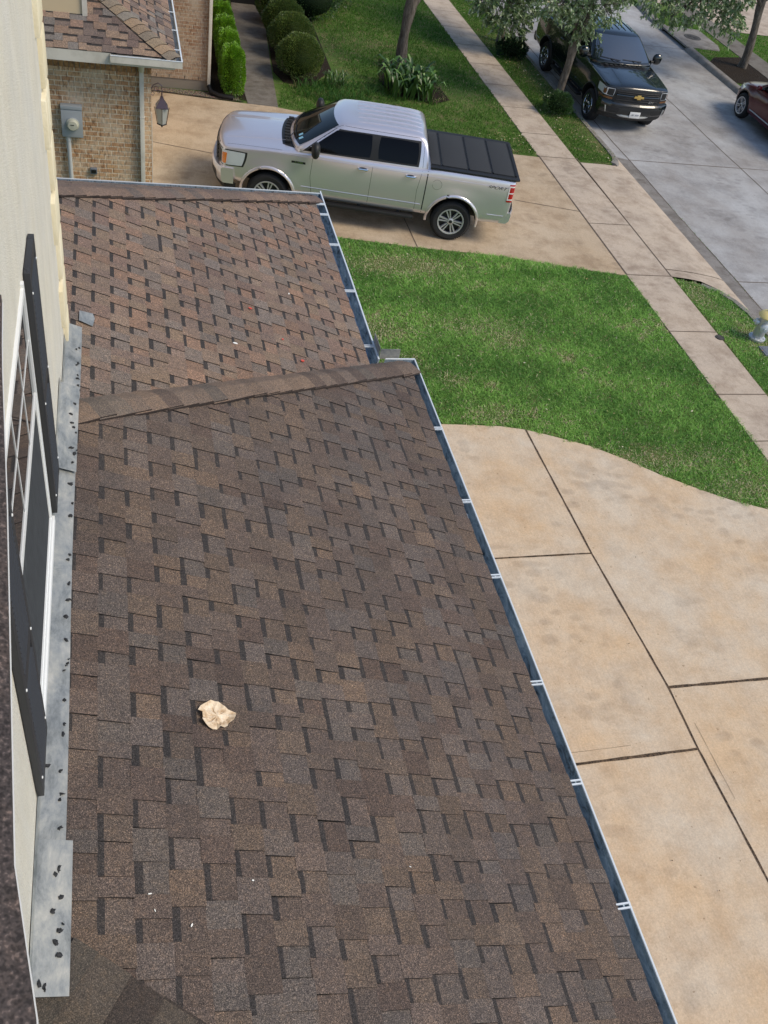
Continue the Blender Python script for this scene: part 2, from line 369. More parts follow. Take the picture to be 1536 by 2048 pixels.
# pale worn patches of the street beside the gutter
# curbs: rolled profile swept along plan paths
def curb(name, path, inward, w_=.16, top=.02, base=ST - .02, batter=.10):
    b = MB(); n = len(path); secs = []
    for i, (x, y) in enumerate(path):
        a = Vector(path[max(i - 1, 0)]); c = Vector(path[min(i + 1, n - 1)]); d = (c - a).normalized(); nn = Vector((-d.y, d.x)) * inward
        P = Vector((x, y)); s = []
        for off, z in ((0, base), (0, base + .02), (batter * .55, top - .035), (batter, top - .006), (batter + .03, top), (batter + w_, top), (batter + w_, base)):
            q = P + nn * off; s.append((q.x, q.y, z))
        secs.append(s)
    k = len(secs[0]); vs = [p for s in secs for p in s]; fs = []
    for i in range(n - 1):
        for j in range(k - 1): fs.append((i * k + j, i * k + j + 1, (i + 1) * k + j + 1, (i + 1) * k + j))
    fs += [tuple(range(k)), tuple(range((n - 1) * k, n * k))]
    b.mesh(vs, fs, 'curb_concrete'); return struct(b, name, merge=True, smooth=True, sharp=35)
# far curb with the open throat of a storm drain between y 31.25 and 33.1
curb('curb_across_street', [(19.66, y) for y in (-60, 0, 12, 20, 26, 28, 30, 31.0)] + [(19.70, 31.2)], -1)
curb('curb_across_street', [(19.70, 33.15), (19.68, 33.5), (19.7, 34.5), (19.85, 35.6), (20.1, 36.6), (20.5, 37.6)], -1)
curb('curb_across_street', [(19.66, 48), (19.66, 90), (19.66, 200)], -1)
b = MB()                                      # throat of the inlet and the slab above it
b.box(19.76, 20.6, 31.2, 33.15, -.45, -.40, 'inlet_dark'); b.box(20.55, 20.6, 31.2, 33.15, -.40, -.05, 'inlet_dark')
b.box(19.80, 20.56, 31.16, 31.20, -.40, -.04, 'inlet_dark'); b.box(19.80, 20.56, 33.15, 33.19, -.40, -.04, 'inlet_dark')
inlet = struct(b, 'storm_inlet')
b = MB(); b.prism([(19.72, 31.1), (21.0, 31.02), (21.22, 31.6), (21.25, 33.25), (20.6, 33.3), (19.72, 33.25)], -.035, .022, 'curb_concrete'); b.build('slab', parent=inlet, bevel=.01)
mh = MB(); mh.lathe([(0, .030), (.24, .030), (.26, .028), (.27, .032), (.31, .032), (.32, .024)], 'cast_iron', 28, Matrix.Translation((20.5, 32.25, 0)))
for k in range(10):
    a = 2 * PI * k / 10; mh.box(-.012, .012, .05, .2, .030, .036, 'cast_iron', Matrix.Translation((20.5, 32.25, 0)) @ Matrix.Rotation(a, 4, 'Z'))
tag(mh.build('manhole_cover'), 'round iron manhole cover set in the pale slab across the street', 'manhole cover')
# near curb, broken by the two driveway aprons
curb('curb', [(12.62, 20.72), (12.74, 20.88), (12.83, 21.15), (12.86, 21.6), (12.86, 24), (12.86, 30), (12.86, 34.3)], 1, w_=.13)
curb('curb', [(12.86, 4.0), (12.86, 8), (12.86, 12), (12.88, 13.4), (12.84, 14.0), (12.72, 14.5), (12.5, 14.9), (12.2, 15.15)], 1, w_=.13)
curb('curb', [(12.86, 36.5), (12.86, 60), (12.86, 200)], 1, w_=.13)
# sidewalk
sw = sheet('sidewalk', [(10.50, -60), (11.56, -60), (11.52, 15.30), (11.47, 21), (11.47, 120), (10.50, 120), (10.46, 21), (10.47, 15.3), (10.55, 9)], .012, 'sidewalk_concrete', .03)
b = MB()
for y in (-1.8, -.3, 1.2, 4.2, 5.7, 7.2, 8.7, 10.0, 11.28, 13.25, 15.31, 17.5, 20.9, 22.3, 24.0, 25.6, 27.2, 28.8, 30.4, 32.0): b.face([(10.47, y - .011, .0165), (11.53, y - .011, .0165), (11.53, y + .011, .0165), (10.47, y + .011, .0165)], 'saw_joint')
for x in (10.475, 11.515): b.face([(x - .013, 15.3, .0168), (x + .013, 15.3, .0168), (x + .013, 20.95, .0168), (x - .013, 20.95, .0168)], 'saw_joint')
tag(b.build('sidewalk_joint', parent=sw), kind='structure')
sheet('sidewalk_across_street', [(21.60, -60), (22.55, -60), (22.55, 36.5), (22.9, 38), (22.9, 120), (21.6, 120), (21.6, 33)], .012, 'walk_concrete', .03)
sheet('driveway_across_street', [(22.9, 33.6), (40, 33.6), (40, 39.6), (19.9, 39.6), (20.3, 36.9), (21.59, 35.8), (21.59, 34.8), (22.56, 34.0)], .008, 'sidewalk_concrete')
# our driveway, a curved edge against the lawn
curve = [(3.1, 10.42), (4.2, 10.50), (5.1, 10.53), (5.62, 10.50), (6.12, 10.46), (6.52, 10.37), (6.89, 10.22), (7.49, 9.95), (7.96, 9.62), (8.41, 9.25), (8.95, 8.88), (9.35, 8.64), (9.9, 8.40), (10.5, 8.2)]
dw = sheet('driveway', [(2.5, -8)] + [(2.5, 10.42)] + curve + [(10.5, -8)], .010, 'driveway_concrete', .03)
sheet('driveway_apron', [(11.53, -2), (12.95, -2.6), (12.95, 8.6), (11.53, 7.9)], -.02, 'driveway_concrete')
def joint(b, pts, w0, mat, z, edge=True):
    """a slightly ragged expansion strip with a tooled, darker groove either side"""
    out = []
    for (xa, ya), (xb, yb) in zip(pts, pts[1:]):
        L = math.hypot(xb - xa, yb - ya); n = max(2, int(L / .12))
        for i in range(n + (1 if (xb, yb) == pts[-1] else 0)): out.append((xa + (xb - xa) * i / n, ya + (yb - ya) * i / n))
    rnd = random.Random(5); prev = None
    for i, (x, y) in enumerate(out):
        a, c = out[max(i - 1, 0)], out[min(i + 1, len(out) - 1)]; d = Vector((c[0] - a[0], c[1] - a[1])).normalized(); n_ = Vector((-d.y, d.x))
        w1 = w0 * rnd.uniform(.75, 1.2); jx = rnd.uniform(-.0015, .0015)
        l = (x + n_.x * (w1 + jx), y + n_.y * (w1 + jx), z); r = (x - n_.x * (w1 - jx), y - n_.y * (w1 - jx), z)
        if prev: b.face([prev[0], l, r, prev[1]], mat)
        prev = (l, r)
b = MB()
joint(b, [(6.52, 10.36), (6.60, 7.67), (6.735, 5.41), (6.72, 4.55), (6.76, 2.9), (6.78, 0), (6.78, -7)], .013, 'joint_wood', .0145)
joint(b, [(2.6, 7.66), (6.59, 7.68)], .014, 'joint_wood', .0148); joint(b, [(6.75, 5.42), (10.4, 5.40)], .019, 'joint_wood', .0148)
joint(b, [(2.6, 4.52), (6.71, 4.56)], .019, 'joint_wood', .0148); joint(b, [(2.6, 1.3), (6.76, 1.32)], .014, 'joint_wood', .0148); joint(b, [(6.8, 1.9), (10.4, 1.9)], .014, 'joint_wood', .0148)
tag(b.build('expansion_joint', parent=dw), kind='structure')
b = MB()                                      # the tooled lines beside the strips
for x0, y0, x1, y1 in ((6.84, 4.9, 6.86, 3.9), (3.9, 4.68, 5.9, 4.70)):
    joint(b, [(x0, y0), (x1, y1)], .0018, 'saw_joint', .0146)
tag(b.build('tooled_line', parent=dw), kind='structure')
# the neighbour's driveway and its flared apron
ndrive = [(.5, 16.9), (3.0, 16.6), (4.62, 16.33), (6.07, 16.08), (7.73, 15.89), (9.22, 15.53), (10.47, 15.29), (10.46, 20.86), (9.39, 20.95), (6.8, 21.6), (5.2, 22.3), (4.1, 22.66), (3.38, 22.72), (2.55, 22.82), (1.2, 23.0), (.5, 23.1)]
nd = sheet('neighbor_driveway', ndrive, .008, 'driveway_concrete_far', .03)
b = MB()
for P in ([(6.12, 16.08), (6.10, 21.8)], [(9.0, 18.42), (10.45, 18.05)], [(1.0, 20.2), (2.5, 19.75), (6.1, 18.9)]): joint(b, P, .011, 'saw_joint', .0122)
tag(b.build('driveway_joint', parent=nd), kind='structure')
b = MB()
ap = [(11.52, 15.31), (11.52, 20.72)]; nf = 8
south = [(11.52, 15.31), (11.9, 15.25), (12.17, 15.18), (12.45, 14.95), (12.66, 14.5), (12.80, 14.0), (12.9, 13.6)]
north = [(11.52, 20.72), (11.9, 20.72), (12.2, 20.74), (12.5, 20.76), (12.70, 20.95), (12.80, 21.2), (12.9, 21.5)]
zz = [.010, .005, -.005, -.03, -.055, -.08, -.112]
for i in range(6):
    for (a, c, e, g) in ((south[i], south[i + 1], north[i + 1], north[i]),):
        b.face([(*a, zz[i]), (*c, zz[i + 1]), (*e, zz[i + 1]), (*g, zz[i])], 'sidewalk_concrete')
b.face([(*south[6], zz[6]), (*north[6], zz[6]), (13.22, 21.4, ST + .006), (13.22, 14.2, ST + .006)], 'curb_concrete')
apron = struct(b, 'neighbor_driveway_apron', merge=True)
b = MB(); joint(b, [(11.53, 15.60), (12.88, 15.42)], .010, 'saw_joint', .012); o = tag(b.build('apron_joint', parent=apron), kind='structure')
for vtx in o.data.vertices: vtx.co.z = np.interp(vtx.co.x, [11.52, 11.9, 12.17, 12.45, 12.66, 12.8, 12.9], [z + .006 for z in zz])
# front walk of the neighbour, mulch beds, gravel strip
wk = sheet('front_walk', [(3.45, 22.72), (4.18, 22.66), (4.32, 25), (4.5, 27.5), (4.75, 30.4), (3.42, 30.4), (3.42, 26)], .010, 'walk_concrete', .02)
b = MB()
for y in (24.2, 25.4, 26.6, 27.8, 29.0): joint(b, [(3.46, y), (4.5, y)], .009, 'saw_joint', .0145)
tag(b.build('walk_joint', parent=wk), kind='structure')
sheet('mulch_bed', [(2.65, 23.0), (3.44, 22.9), (3.41, 30.4), (2.65, 30.4)], .004, 'mulch')
sheet('mulch_bed', [(4.36, 25.0), (4.55, 24.3), (5.2, 24.2), (6.0, 25.5), (6.1, 30.4), (4.77, 30.4), (4.52, 27.5)], .006, 'mulch')
sheet('mulch_bed', [(7.2, 25.0), (7.4, 24.3), (8.4, 23.7), (9.0, 24.1), (8.9, 25.6), (8.5, 26.9), (7.6, 26.8)], .0065, 'mulch')
sheet('mulch_bed', [(19.97, 27.9), (21.58, 27.3), (21.58, 30.6), (20.4, 30.3), (19.97, 29.8)], .0045, 'mulch')
sheet('gravel_strip', [(.9, 23.04), (2.65, 22.86), (3.3, 22.8), (3.2, 23.2), (.9, 23.3)], .009, 'gravel')
b = MB()
joint(b, [(.9, 23.02), (1.7, 22.95), (2.6, 22.84), (3.35, 22.76)], .018, 'black_plastic', .03); struct(b, 'landscape_edging')

for nm, pl in (('verge', [(11.54, -60), (12.74, -60), (12.74, 13.35), (12.68, 13.95), (12.54, 14.5), (12.3, 14.88), (11.95, 15.12), (11.54, 15.26)]), ('verge', [(11.49, 20.76), (12.2, 20.78), (12.5, 20.83), (12.68, 21.1), (12.74, 21.6), (12.74, 300), (11.49, 300)])):
    sheet(nm, pl, -.004, 'soil', .16)
# ------------------------------------------------------------------ grass
def blades(name, poly, dens, hgt, wid, seed, cols, holes=(), bare=None, z=0.0, tall=None, lean=.9, label=None, cat='grass', parent=None, seg=1):
    g = np.random.default_rng(seed); P = np.array(poly); lo, hi = P.min(0), P.max(0); n = int(dens * (hi[0] - lo[0]) * (hi[1] - lo[1]))
    Q = g.uniform(lo, hi, (n, 2)); Q = Q[inpoly(Q + fieldnoise(Q, .22, seed + 9)[:, None] * .07 * g.uniform(.1, 1, (len(Q), 1)), poly)]
    for h in holes: Q = Q[~inpoly(Q, h)]
    nz = fieldnoise(Q, 1.6, seed + 1); nz2 = fieldnoise(Q, .45, seed + 2); nz3 = fieldnoise(Q, .16, seed + 3)
    dry = np.clip((nz * .5 + nz2 * .5 + nz3 * .25 - .55) * 1.6, 0, 1)
    if bare is not None:
        for bx, by, br, ba in bare: dry = np.maximum(dry, ba * np.exp(-((Q[:, 0] - bx) ** 2 / (br[0] ** 2) + (Q[:, 1] - by) ** 2 / (br[1] ** 2))))
    keep = g.random(len(Q)) > dry * .55; Q, dry, nz, nz2, nz3 = Q[keep], dry[keep], nz[keep], nz2[keep], nz3[keep]
    n = len(Q); H = hgt * g.uniform(.45, 1.25, n) * (1 + .25 * nz2) * (1 - .45 * dry); W = wid * g.uniform(.7, 1.3, n)
    if tall is not None:
        for tx, ty, tr, th in tall: H *= 1 + th * np.exp(-((Q[:, 0] - tx) ** 2 / tr[0] ** 2 + (Q[:, 1] - ty) ** 2 / tr[1] ** 2))
    a = g.uniform(0, 2 * PI, n); b = g.uniform(0, 2 * PI, n); ln = g.uniform(.15, lean, n)
    B = np.column_stack([Q, np.full(n, z)]); s = np.column_stack([np.cos(a), np.sin(a), np.zeros(n)]) * W[:, None] / 2
    d = np.column_stack([np.cos(b) * ln, np.sin(b) * ln, np.ones(n)]); d /= np.linalg.norm(d, axis=1)[:, None]
    mid = B + d * H[:, None] * .55; d2 = d.copy(); d2[:, :2] *= 1.9; d2[:, 2] *= .62; tip = mid + d2 * H[:, None] * .45
    V = np.concatenate([B - s, B + s, mid + s * .8, mid - s * .8, tip]).reshape(5, n, 3).transpose(1, 0, 2).reshape(-1, 3)
    i = np.arange(n)[:, None] * 5
    F = np.concatenate([i + [0, 1, 2], i + [0, 2, 3], i + [3, 2, 4]])
    c1, c2, cd = (np.array(c) for c in cols); k = np.clip(.5 + .38 * nz + .22 * nz2 + .25 * nz3 + g.normal(0, .25, n), 0, 1)[:, None]
    C = c1 * (1 - k) + c2 * k; isdry = g.random(n) < (.035 + dry * .75); C[isdry] = cd * g.uniform(.7, 1.3, (isdry.sum(), 1))
    C *= g.uniform(.8, 1.2, (n, 1)); C = np.concatenate([C, C, C])
    o = np_mesh(name, V, F, C, 'grass_blade', parent)
    return tag(o, label, cat if label else None, kind='stuff')
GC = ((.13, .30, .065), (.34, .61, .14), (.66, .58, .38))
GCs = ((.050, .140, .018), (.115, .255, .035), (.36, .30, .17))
lawn = [(3.0, 10.5)] + curve[1:] + [(10.52, 8.2), (10.58, 9.6), (10.47, 12.9), (10.50, 14.4), (10.46, 15.27), (9.22, 15.51), (7.73, 15.87), (6.07, 16.06), (4.62, 16.31), (3.0, 16.58)]
blades('lawn', lawn, 4600, .058, .0095, 11, GC, lean=1.7, bare=[(5.6, 15.36, (.95, .30), 1.35), (4.6, 13.1, (.6, .28), 1.1), (4.9, 12.2, (.35, .2), .7), (7.0, 12.9, (.35, .3), .8), (8.4, 9.6, (1.3, .28), .75), (6.1, 10.75, (.5, .2), .8), (5.7, 11.7, (.2, .15), .9), (9.8, 8.9, (.6, .3), .7), (6.6, 13.3, (.9, .3), .45)],
       tall=[(8.5, 15.35, (.8, .22), 2.0), (7.6, 15.7, (.5, .12), 1.4)], label='thick green lawn between the two driveways', cat='grass')
strip_s = [(11.55, 3.5), (12.72, 3.5), (12.72, 13.4), (12.66, 13.95), (12.52, 14.5), (12.3, 14.88), (11.95, 15.12), (11.56, 15.24)]
blades('grass_strip', strip_s, 4000, .055, .0095, 12, GC, lean=1.7, bare=[(11.8, 14.6, (.25, .5), .9), (12.3, 13.2, (.3, .5), .6), (12.4, 12.75, (.35, .25), 1.0), (12.2, 13.9, (.2, .25), .5)], tall=[(12.3, 14.8, (.5, .15), .8)], label='curb strip of grass round the fire hydrant', cat='grass')
strip_n = [(11.50, 20.78), (12.2, 20.80), (12.5, 20.85), (12.68, 21.1), (12.72, 21.6), (12.72, 34), (11.50, 34)]
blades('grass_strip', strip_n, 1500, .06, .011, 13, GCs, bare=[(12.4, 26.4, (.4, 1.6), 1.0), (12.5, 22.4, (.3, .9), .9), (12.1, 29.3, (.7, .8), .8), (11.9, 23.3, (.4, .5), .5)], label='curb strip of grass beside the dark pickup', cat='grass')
nlawn = [(4.2, 22.75), (5.2, 22.36), (6.8, 21.66), (9.39, 21.0), (10.44, 20.92), (10.47, 22), (10.47, 42), (6.2, 42), (6.1, 25.5), (5.2, 24.2), (4.5, 24.3)]
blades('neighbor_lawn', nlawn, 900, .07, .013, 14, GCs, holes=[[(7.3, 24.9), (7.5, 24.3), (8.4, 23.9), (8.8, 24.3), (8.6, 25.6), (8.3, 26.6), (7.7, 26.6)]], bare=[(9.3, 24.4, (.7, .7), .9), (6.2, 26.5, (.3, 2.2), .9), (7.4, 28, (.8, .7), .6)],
       tall=[(10.2, 21.05, (.5, .15), .8)], label="neighbour's shaded lawn round the yard tree", cat='grass')
blades('grass_strip', [(19.98, 5), (21.58, 5), (21.58, 35.5), (20.2, 35.2), (19.98, 34)], 480, .06, .016, 15, ((.06, .19, .014), (.10, .27, .022), (.16, .2, .06)), holes=[[(19.7, 31.0), (21.0, 31.0), (21.25, 31.6), (21.3, 33.3), (19.7, 33.3)], [(19.9, 27.9), (21.6, 27.3), (21.6, 30.6), (20.4, 30.3), (19.9, 29.8)]], label='bright grass strip behind the far curb', cat='grass')
blades('lawn_across_street', [(22.57, 12), (36, 12), (36, 33.5), (22.6, 33.5)], 430, .06, .018, 16, ((.055, .20, .012), (.09, .28, .02), (.12, .2, .05)), label='bright clipped lawn across the street', cat='grass')
# grass between the neighbour's brick wall and our house, seen past the roof
# weeds in the street seam
blades('seam_weeds', [(13.22, 13.2), (13.27, 13.2), (13.27, 19), (13.22, 19)], 1500, .035, .008, 17, GCs, z=ST, label='thin weeds growing along the gutter seam', cat='weeds')
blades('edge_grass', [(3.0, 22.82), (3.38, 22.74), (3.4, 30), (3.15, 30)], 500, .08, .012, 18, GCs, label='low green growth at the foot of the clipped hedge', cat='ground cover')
blades('liriope', [(4.75, 23.6), (5.3, 23.2), (6.6, 23.3), (6.9, 24.2), (6.3, 24.6), (5.3, 24.3), (4.8, 24.2)], 420, .30, .014, 19, ((.03, .10, .02), (.07, .18, .035), (.14, .14, .06)), lean=1.1, label='strappy dark green border grass below the round shrubs', cat='border grass')
# leaf litter on the lawns and walks
def litter(name, regions, seed, label, cols, size=.035):
    g = np.random.default_rng(seed); Vs, Fs, Cs = [], [], []; b = 0
    for poly, n, z in regions:
        P = np.array(poly); lo, hi = P.min(0), P.max(0); k = 0
        while k < n:
            q = g.uniform(lo, hi, 2)
            if not inpoly(q[None], poly)[0]: continue
            k += 1; a = g.uniform(0, 6.28); L = size * g.uniform(.5, 1.2); W = L * g.uniform(.25, .5); t_ = g.uniform(-.6, .6)
            u = np.array([math.cos(a), math.sin(a), t_ * .4]) * L; v = np.array([-math.sin(a), math.cos(a), g.uniform(-.5, .5)]) * W; c = np.array([*q, z + g.uniform(0, .012)])
            Vs += [c - u, c + v, c + u, c - v + np.array([0, 0, .004])]; Fs.append([b, b + 1, b + 2, b + 3]); b += 4; Cs.append(cols[g.integers(len(cols))])
    V, F, C = np.array(Vs), np.array(Fs), np.array(Cs); V[:, 2] -= min(0, 0)
    return tag(np_mesh(name, V, F, C, 'litter'), label, 'leaf litter', kind='stuff')
LC = [(.55, .48, .30), (.42, .34, .16), (.62, .58, .42), (.30, .20, .10)]
litter('leaf_litter', [(lawn, 150, .045), (strip_s, 110, .04)], 21, 'scattered dry leaves lying in the front lawn and hydrant strip', LC, .026)
litter('leaf_litter', [(strip_n, 260, .05), ([(9.0, 20.95), (10.4, 20.9), (10.4, 22.2), (9.2, 22.0)], 70, .05), ([(10.5, 20.9), (11.5, 20.9), (11.5, 30), (10.5, 30)], 30, .02)], 22, 'scattered dry leaves along the far curb strip and lawn edge', LC, .032)
litter('driveway_specks', [([(3.5, .5), (6.7, .5), (6.5, 10.2), (3.5, 10.2)], 34, .016), ([(6.8, 2), (9.9, 2), (9.5, 8.2), (6.9, 9.9)], 26, .016), ([(3, 16.8), (10, 15.8), (10, 20), (3, 21)], 40, .014)], 23, 'tiny dark twigs and specks on the two driveways', [(.05, .035, .02), (.09, .06, .03)], .011)
# ------------------------------------------------------------------ shingled roof planes
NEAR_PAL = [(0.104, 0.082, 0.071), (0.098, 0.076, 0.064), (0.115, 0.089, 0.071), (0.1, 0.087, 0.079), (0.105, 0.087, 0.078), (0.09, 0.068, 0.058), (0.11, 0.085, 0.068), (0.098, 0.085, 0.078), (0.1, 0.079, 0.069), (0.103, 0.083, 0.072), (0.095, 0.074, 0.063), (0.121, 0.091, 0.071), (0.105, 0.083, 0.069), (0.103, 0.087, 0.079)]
FAR_PAL = [(0.173, 0.13, 0.105), (0.16, 0.122, 0.103), (0.194, 0.134, 0.101), (0.153, 0.13, 0.114), (0.181, 0.139, 0.109), (0.162, 0.117, 0.097), (0.16, 0.136, 0.12), (0.188, 0.143, 0.107), (0.21, 0.141, 0.104), (0.17, 0.13, 0.108)]  # warm light falling on the far roof is put into these redder tab colours
NB_PAL = [(.20, .145, .11), (.15, .12, .105), (.25, .19, .145), (.17, .16, .15), (.22, .155, .12), (.13, .10, .09)]
def clip_poly(poly, ca, cb, cc):
    """keep the side a*x+b*y<=c of a plan polygon of (x, y, h) points"""
    out = []; n = len(poly)
    for i in range(n):
        p, q = poly[i], poly[(i + 1) % n]; dp, dq = ca * p[0] + cb * p[1] - cc, ca * q[0] + cb * q[1] - cc
        if dp <= 0: out.append(p)
        if (dp < 0 < dq) or (dq < 0 < dp):
            t_ = dp / (dp - dq); out.append(tuple(p[k] + (q[k] - p[k]) * t_ for k in range(3)))
    return out
def shingle_plane(name, parent, origin, u, v, z0, slope, ulen, vlen, expo, pal, clips, seed, mat='shingle', tabs=(.085, .185), thick=.0065, uoff=0.0):
    """origin: plan point of the eave start; u along the eave, v uphill (unit plan vectors); slope = rise per plan metre"""
    rnd = random.Random(seed); mb = MB(); ox, oy = origin; plan_e = expo / math.sqrt(1 + slope * slope); nc = int(math.ceil(vlen / plan_e))
    nrm = Vector((-v[0] * slope, -v[1] * slope, 1)).normalized()
    def P(a, s, h): return (ox + u[0] * a + v[0] * s, oy + u[1] * a + v[1] * s, h)      # plan x, y and height above the plane
    def emit(quad, col):
        q = quad
        for ca, cb, cc in clips:
            q = clip_poly(q, ca, cb, cc)
            if len(q) < 3: return
        pts = []
        for x, y, h in q:
            s = (x - ox) * v[0] + (y - oy) * v[1]; z = z0 + s * slope
            pts.append((x + nrm.x * h, y + nrm.y * h, z + nrm.z * h))
        mb.face(pts, mat, col)
    for k in range(nc):
        s0, s1 = k * plan_e, (k + 1) * plan_e + .004; a = uoff - rnd.uniform(0, .3); high = rnd.random() < .5; tone = rnd.uniform(.93, 1.07)
        run = 0
        while a < ulen:
            wd = rnd.uniform(*tabs); b_ = min(a + wd, ulen + .01); c = rnd.choice(pal); f = rnd.uniform(.9, 1.1) * tone; c = tuple(x * f for x in c)
            sk = rnd.uniform(-.008, .008); sk2 = rnd.uniform(-.004, .004); jj = rnd.uniform(-.0015, .0015)
            ht = thick if high else 0.0
            t0, t1 = ht + .0065 + jj, ht + .0012
            emit([P(a, s0, t0), P(b_, s0, t0), P(b_ + sk2, s1, t1), P(a + sk2, s1, t1)], c)
            emit([P(a, s0, t0), P(b_, s0, t0), P(b_, s0, -.002), P(a, s0, -.002)], (.040, .036, .034))       # butt edge
            if high:
                dk = (.020, .018, .018)
                emit([P(a, s0, t0), P(a, s0, .0055), P(a + sk2, s1, .0005), P(a + sk2, s1, t1)], dk)
                emit([P(b_, s0, t0), P(b_, s0, .0055), P(b_ + sk2, s1, .0005), P(b_ + sk2, s1, t1)], dk)
            else:
                # the pigment band that laminated shingles carry at the head of each cut-out
                m_ = s1 - .038 * rnd.uniform(.8, 1.2); h_ = .0018 + (.0065 - .0012) * .18
                if rnd.random() < .90: emit([P(a, m_, h_ + .0008), P(b_, m_, h_ + .0008), P(b_ + sk2, s1 + .001, .0024), P(a + sk2, s1 + .001, .0024)], (.036, .033, .033))
            a = b_; run += 1
            if rnd.random() < .93: high = not high
            if rnd.random() < .05: a += .004
    return mb.build(name, parent)
def cap_strip(name, parent, A, B, sideL, sideR, pal, seed, half=.15, step=.15, mat='cap_shingle', lift=.018):
    """overlapping bent ridge shingles from low end A to high end B. sideL / sideR: 3-D directions running down each roof plane, across the hip"""
    rnd = random.Random(seed); mb = MB(); A, B = Vector(A), Vector(B); d = (B - A).normalized(); L = (B - A).length; n = int(L / step) + 1
    up = (-(sideL + sideR)).normalized()
    for k in range(n):
        s = k * step; e = min(s + step * 2.0, L + .04); c = rnd.choice(pal); f = rnd.uniform(.88, 1.12); c = tuple(x * f for x in c); hw = half * rnd.uniform(.96, 1.04)
        off = rnd.uniform(-.006, .006)
        rows = []
        for t_, h in ((s, lift + .017), (s + (e - s) * .5, lift + .006), (e, lift - .002)):
            r = []
            for q in (-1, -.72, -.42, -.18, 0, .18, .42, .72, 1):
                sd_ = sideL if q < 0 else sideR; base = A + d * t_ + sd_ * (abs(q) * hw + off * (1 if q > 0 else -1))
                crown = .022 * (1 - min(1, abs(q) * 1.6)) * -1 + .012
                r.append(base + up * (h + crown * .4))
            rows.append(r)
        vs = [p for r in rows for p in r]; m9 = 9
        mb.mesh(vs, [(i * m9 + j, i * m9 + j + 1, (i + 1) * m9 + j + 1, (i + 1) * m9 + j) for i in range(2) for j in range(8)], mat, c)
        low = [p - up * .013 for p in rows[0]]                       # cut edge of the lower end and of the sides
        mb.mesh(rows[0] + low, [(j, j + 1, 9 + j + 1, 9 + j) for j in range(8)], mat, (.020, .015, .013))
        for j in (0, 8):
            col = [r[j] for r in rows]; mb.mesh(col + [p - up * .016 for p in col], [(0, 1, 4, 3), (1, 2, 5, 4)], mat, (.030, .022, .020))
    o = mb.build(name, parent, smooth=True, sharp=50); return o

# ------------------------------------------------------------------ our house
house = empty('house', (0, 0, 0)); tag(house, 'cream stucco two-storey house with black shutters and a brown shingled lower roof', 'house')
ZE, PT, XE, TOP = 3.300, .40, 3.277, 4.6109        # eave height, pitch, eave line, height of the plane at the wall
hs = (7.50 - 5.18) / (XE - .06); HW = 7.50 - XE * hs            # hip of the front roof: y = HW + x*hs
nsl = (TOP - ZE) / (7.50 - HW)                                   # pitch of its north slope
XF = 2.855; TOPF = ZE + XF * PT                                  # the set-back far roof
SH_Y = 1.52; sh_s = -.70                                         # the south hip: y = SH_Y + x*sh_s
# front roof, east face (clips: a*x+b*y<=c)
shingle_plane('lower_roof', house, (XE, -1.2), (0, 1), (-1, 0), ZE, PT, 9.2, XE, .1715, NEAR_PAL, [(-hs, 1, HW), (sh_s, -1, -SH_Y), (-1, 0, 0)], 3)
# narrow north slope between the hip and the valley
fv = (TOP - TOPF) / nsl
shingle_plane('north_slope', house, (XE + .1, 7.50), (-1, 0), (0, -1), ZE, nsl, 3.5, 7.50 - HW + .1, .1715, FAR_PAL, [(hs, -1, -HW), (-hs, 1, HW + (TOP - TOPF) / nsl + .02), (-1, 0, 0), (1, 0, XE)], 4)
# south slope under the camera
ssl = (TOP - ZE) / (SH_Y + .57)
shingle_plane('south_slope', house, (-.1, -.575), (1, 0), (0, 1), ZE, ssl, 3.6, 2.3, .1715, NEAR_PAL, [(-sh_s, 1, SH_Y), (-1, 0, 0)], 5)
# far roof: it runs on past the wall's corner
fh0 = (XF, 11.16); fh1 = (-.14, 8.56); fs = (fh0[1] - fh1[1]) / (fh0[0] - fh1[0]); FW = fh0[1] - fh0[0] * fs
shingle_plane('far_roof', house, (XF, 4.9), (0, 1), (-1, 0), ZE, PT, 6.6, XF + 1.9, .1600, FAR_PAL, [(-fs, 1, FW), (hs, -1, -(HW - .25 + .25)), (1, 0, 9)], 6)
fns = (TOPF - ZE) / (11.22 - FW)
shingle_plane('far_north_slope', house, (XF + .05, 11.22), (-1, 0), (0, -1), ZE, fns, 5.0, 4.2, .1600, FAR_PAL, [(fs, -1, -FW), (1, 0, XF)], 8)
zr = lambda x: ZE + (XE - x) * PT
zf = lambda x: ZE + (XF - x) * PT
sE = Vector((1, 0, -PT)).normalized()
def across(hipdir, planedown):
    """direction lying in the plane, square to the hip, running down"""
    n_ = Vector(hipdir).normalized().cross(planedown).normalized()     # plane normal (either sign)
    x = n_.cross(Vector(hipdir).normalized()).normalized()
    return x if x.dot(planedown) > 0 else -x
A = Vector((XE + .01, HW + XE * hs, zr(XE))); B = Vector((.07, HW + .07 * hs, zr(.07))); dn = Vector((0, 1, -nsl)).normalized()
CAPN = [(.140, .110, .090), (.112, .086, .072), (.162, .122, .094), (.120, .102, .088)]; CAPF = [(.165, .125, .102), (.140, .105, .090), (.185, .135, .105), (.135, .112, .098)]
cap_strip('hip_cap', house, A, B, across(B - A, sE), across(B - A, dn), CAPN, 31, half=.155, step=.155)
A = Vector((2.4, SH_Y + 2.4 * sh_s, zr(2.4))); B = Vector((.09, SH_Y + .09 * sh_s, zr(.09))); dn = Vector((0, -1, -ssl)).normalized()
cap_strip('hip_cap', house, A, B, across(B - A, sE), across(B - A, dn), [(.082, .069, .057), (.048, .039, .034), (.070, .062, .053), (.050, .044, .037)], 32, half=.20, step=.17, lift=.030)
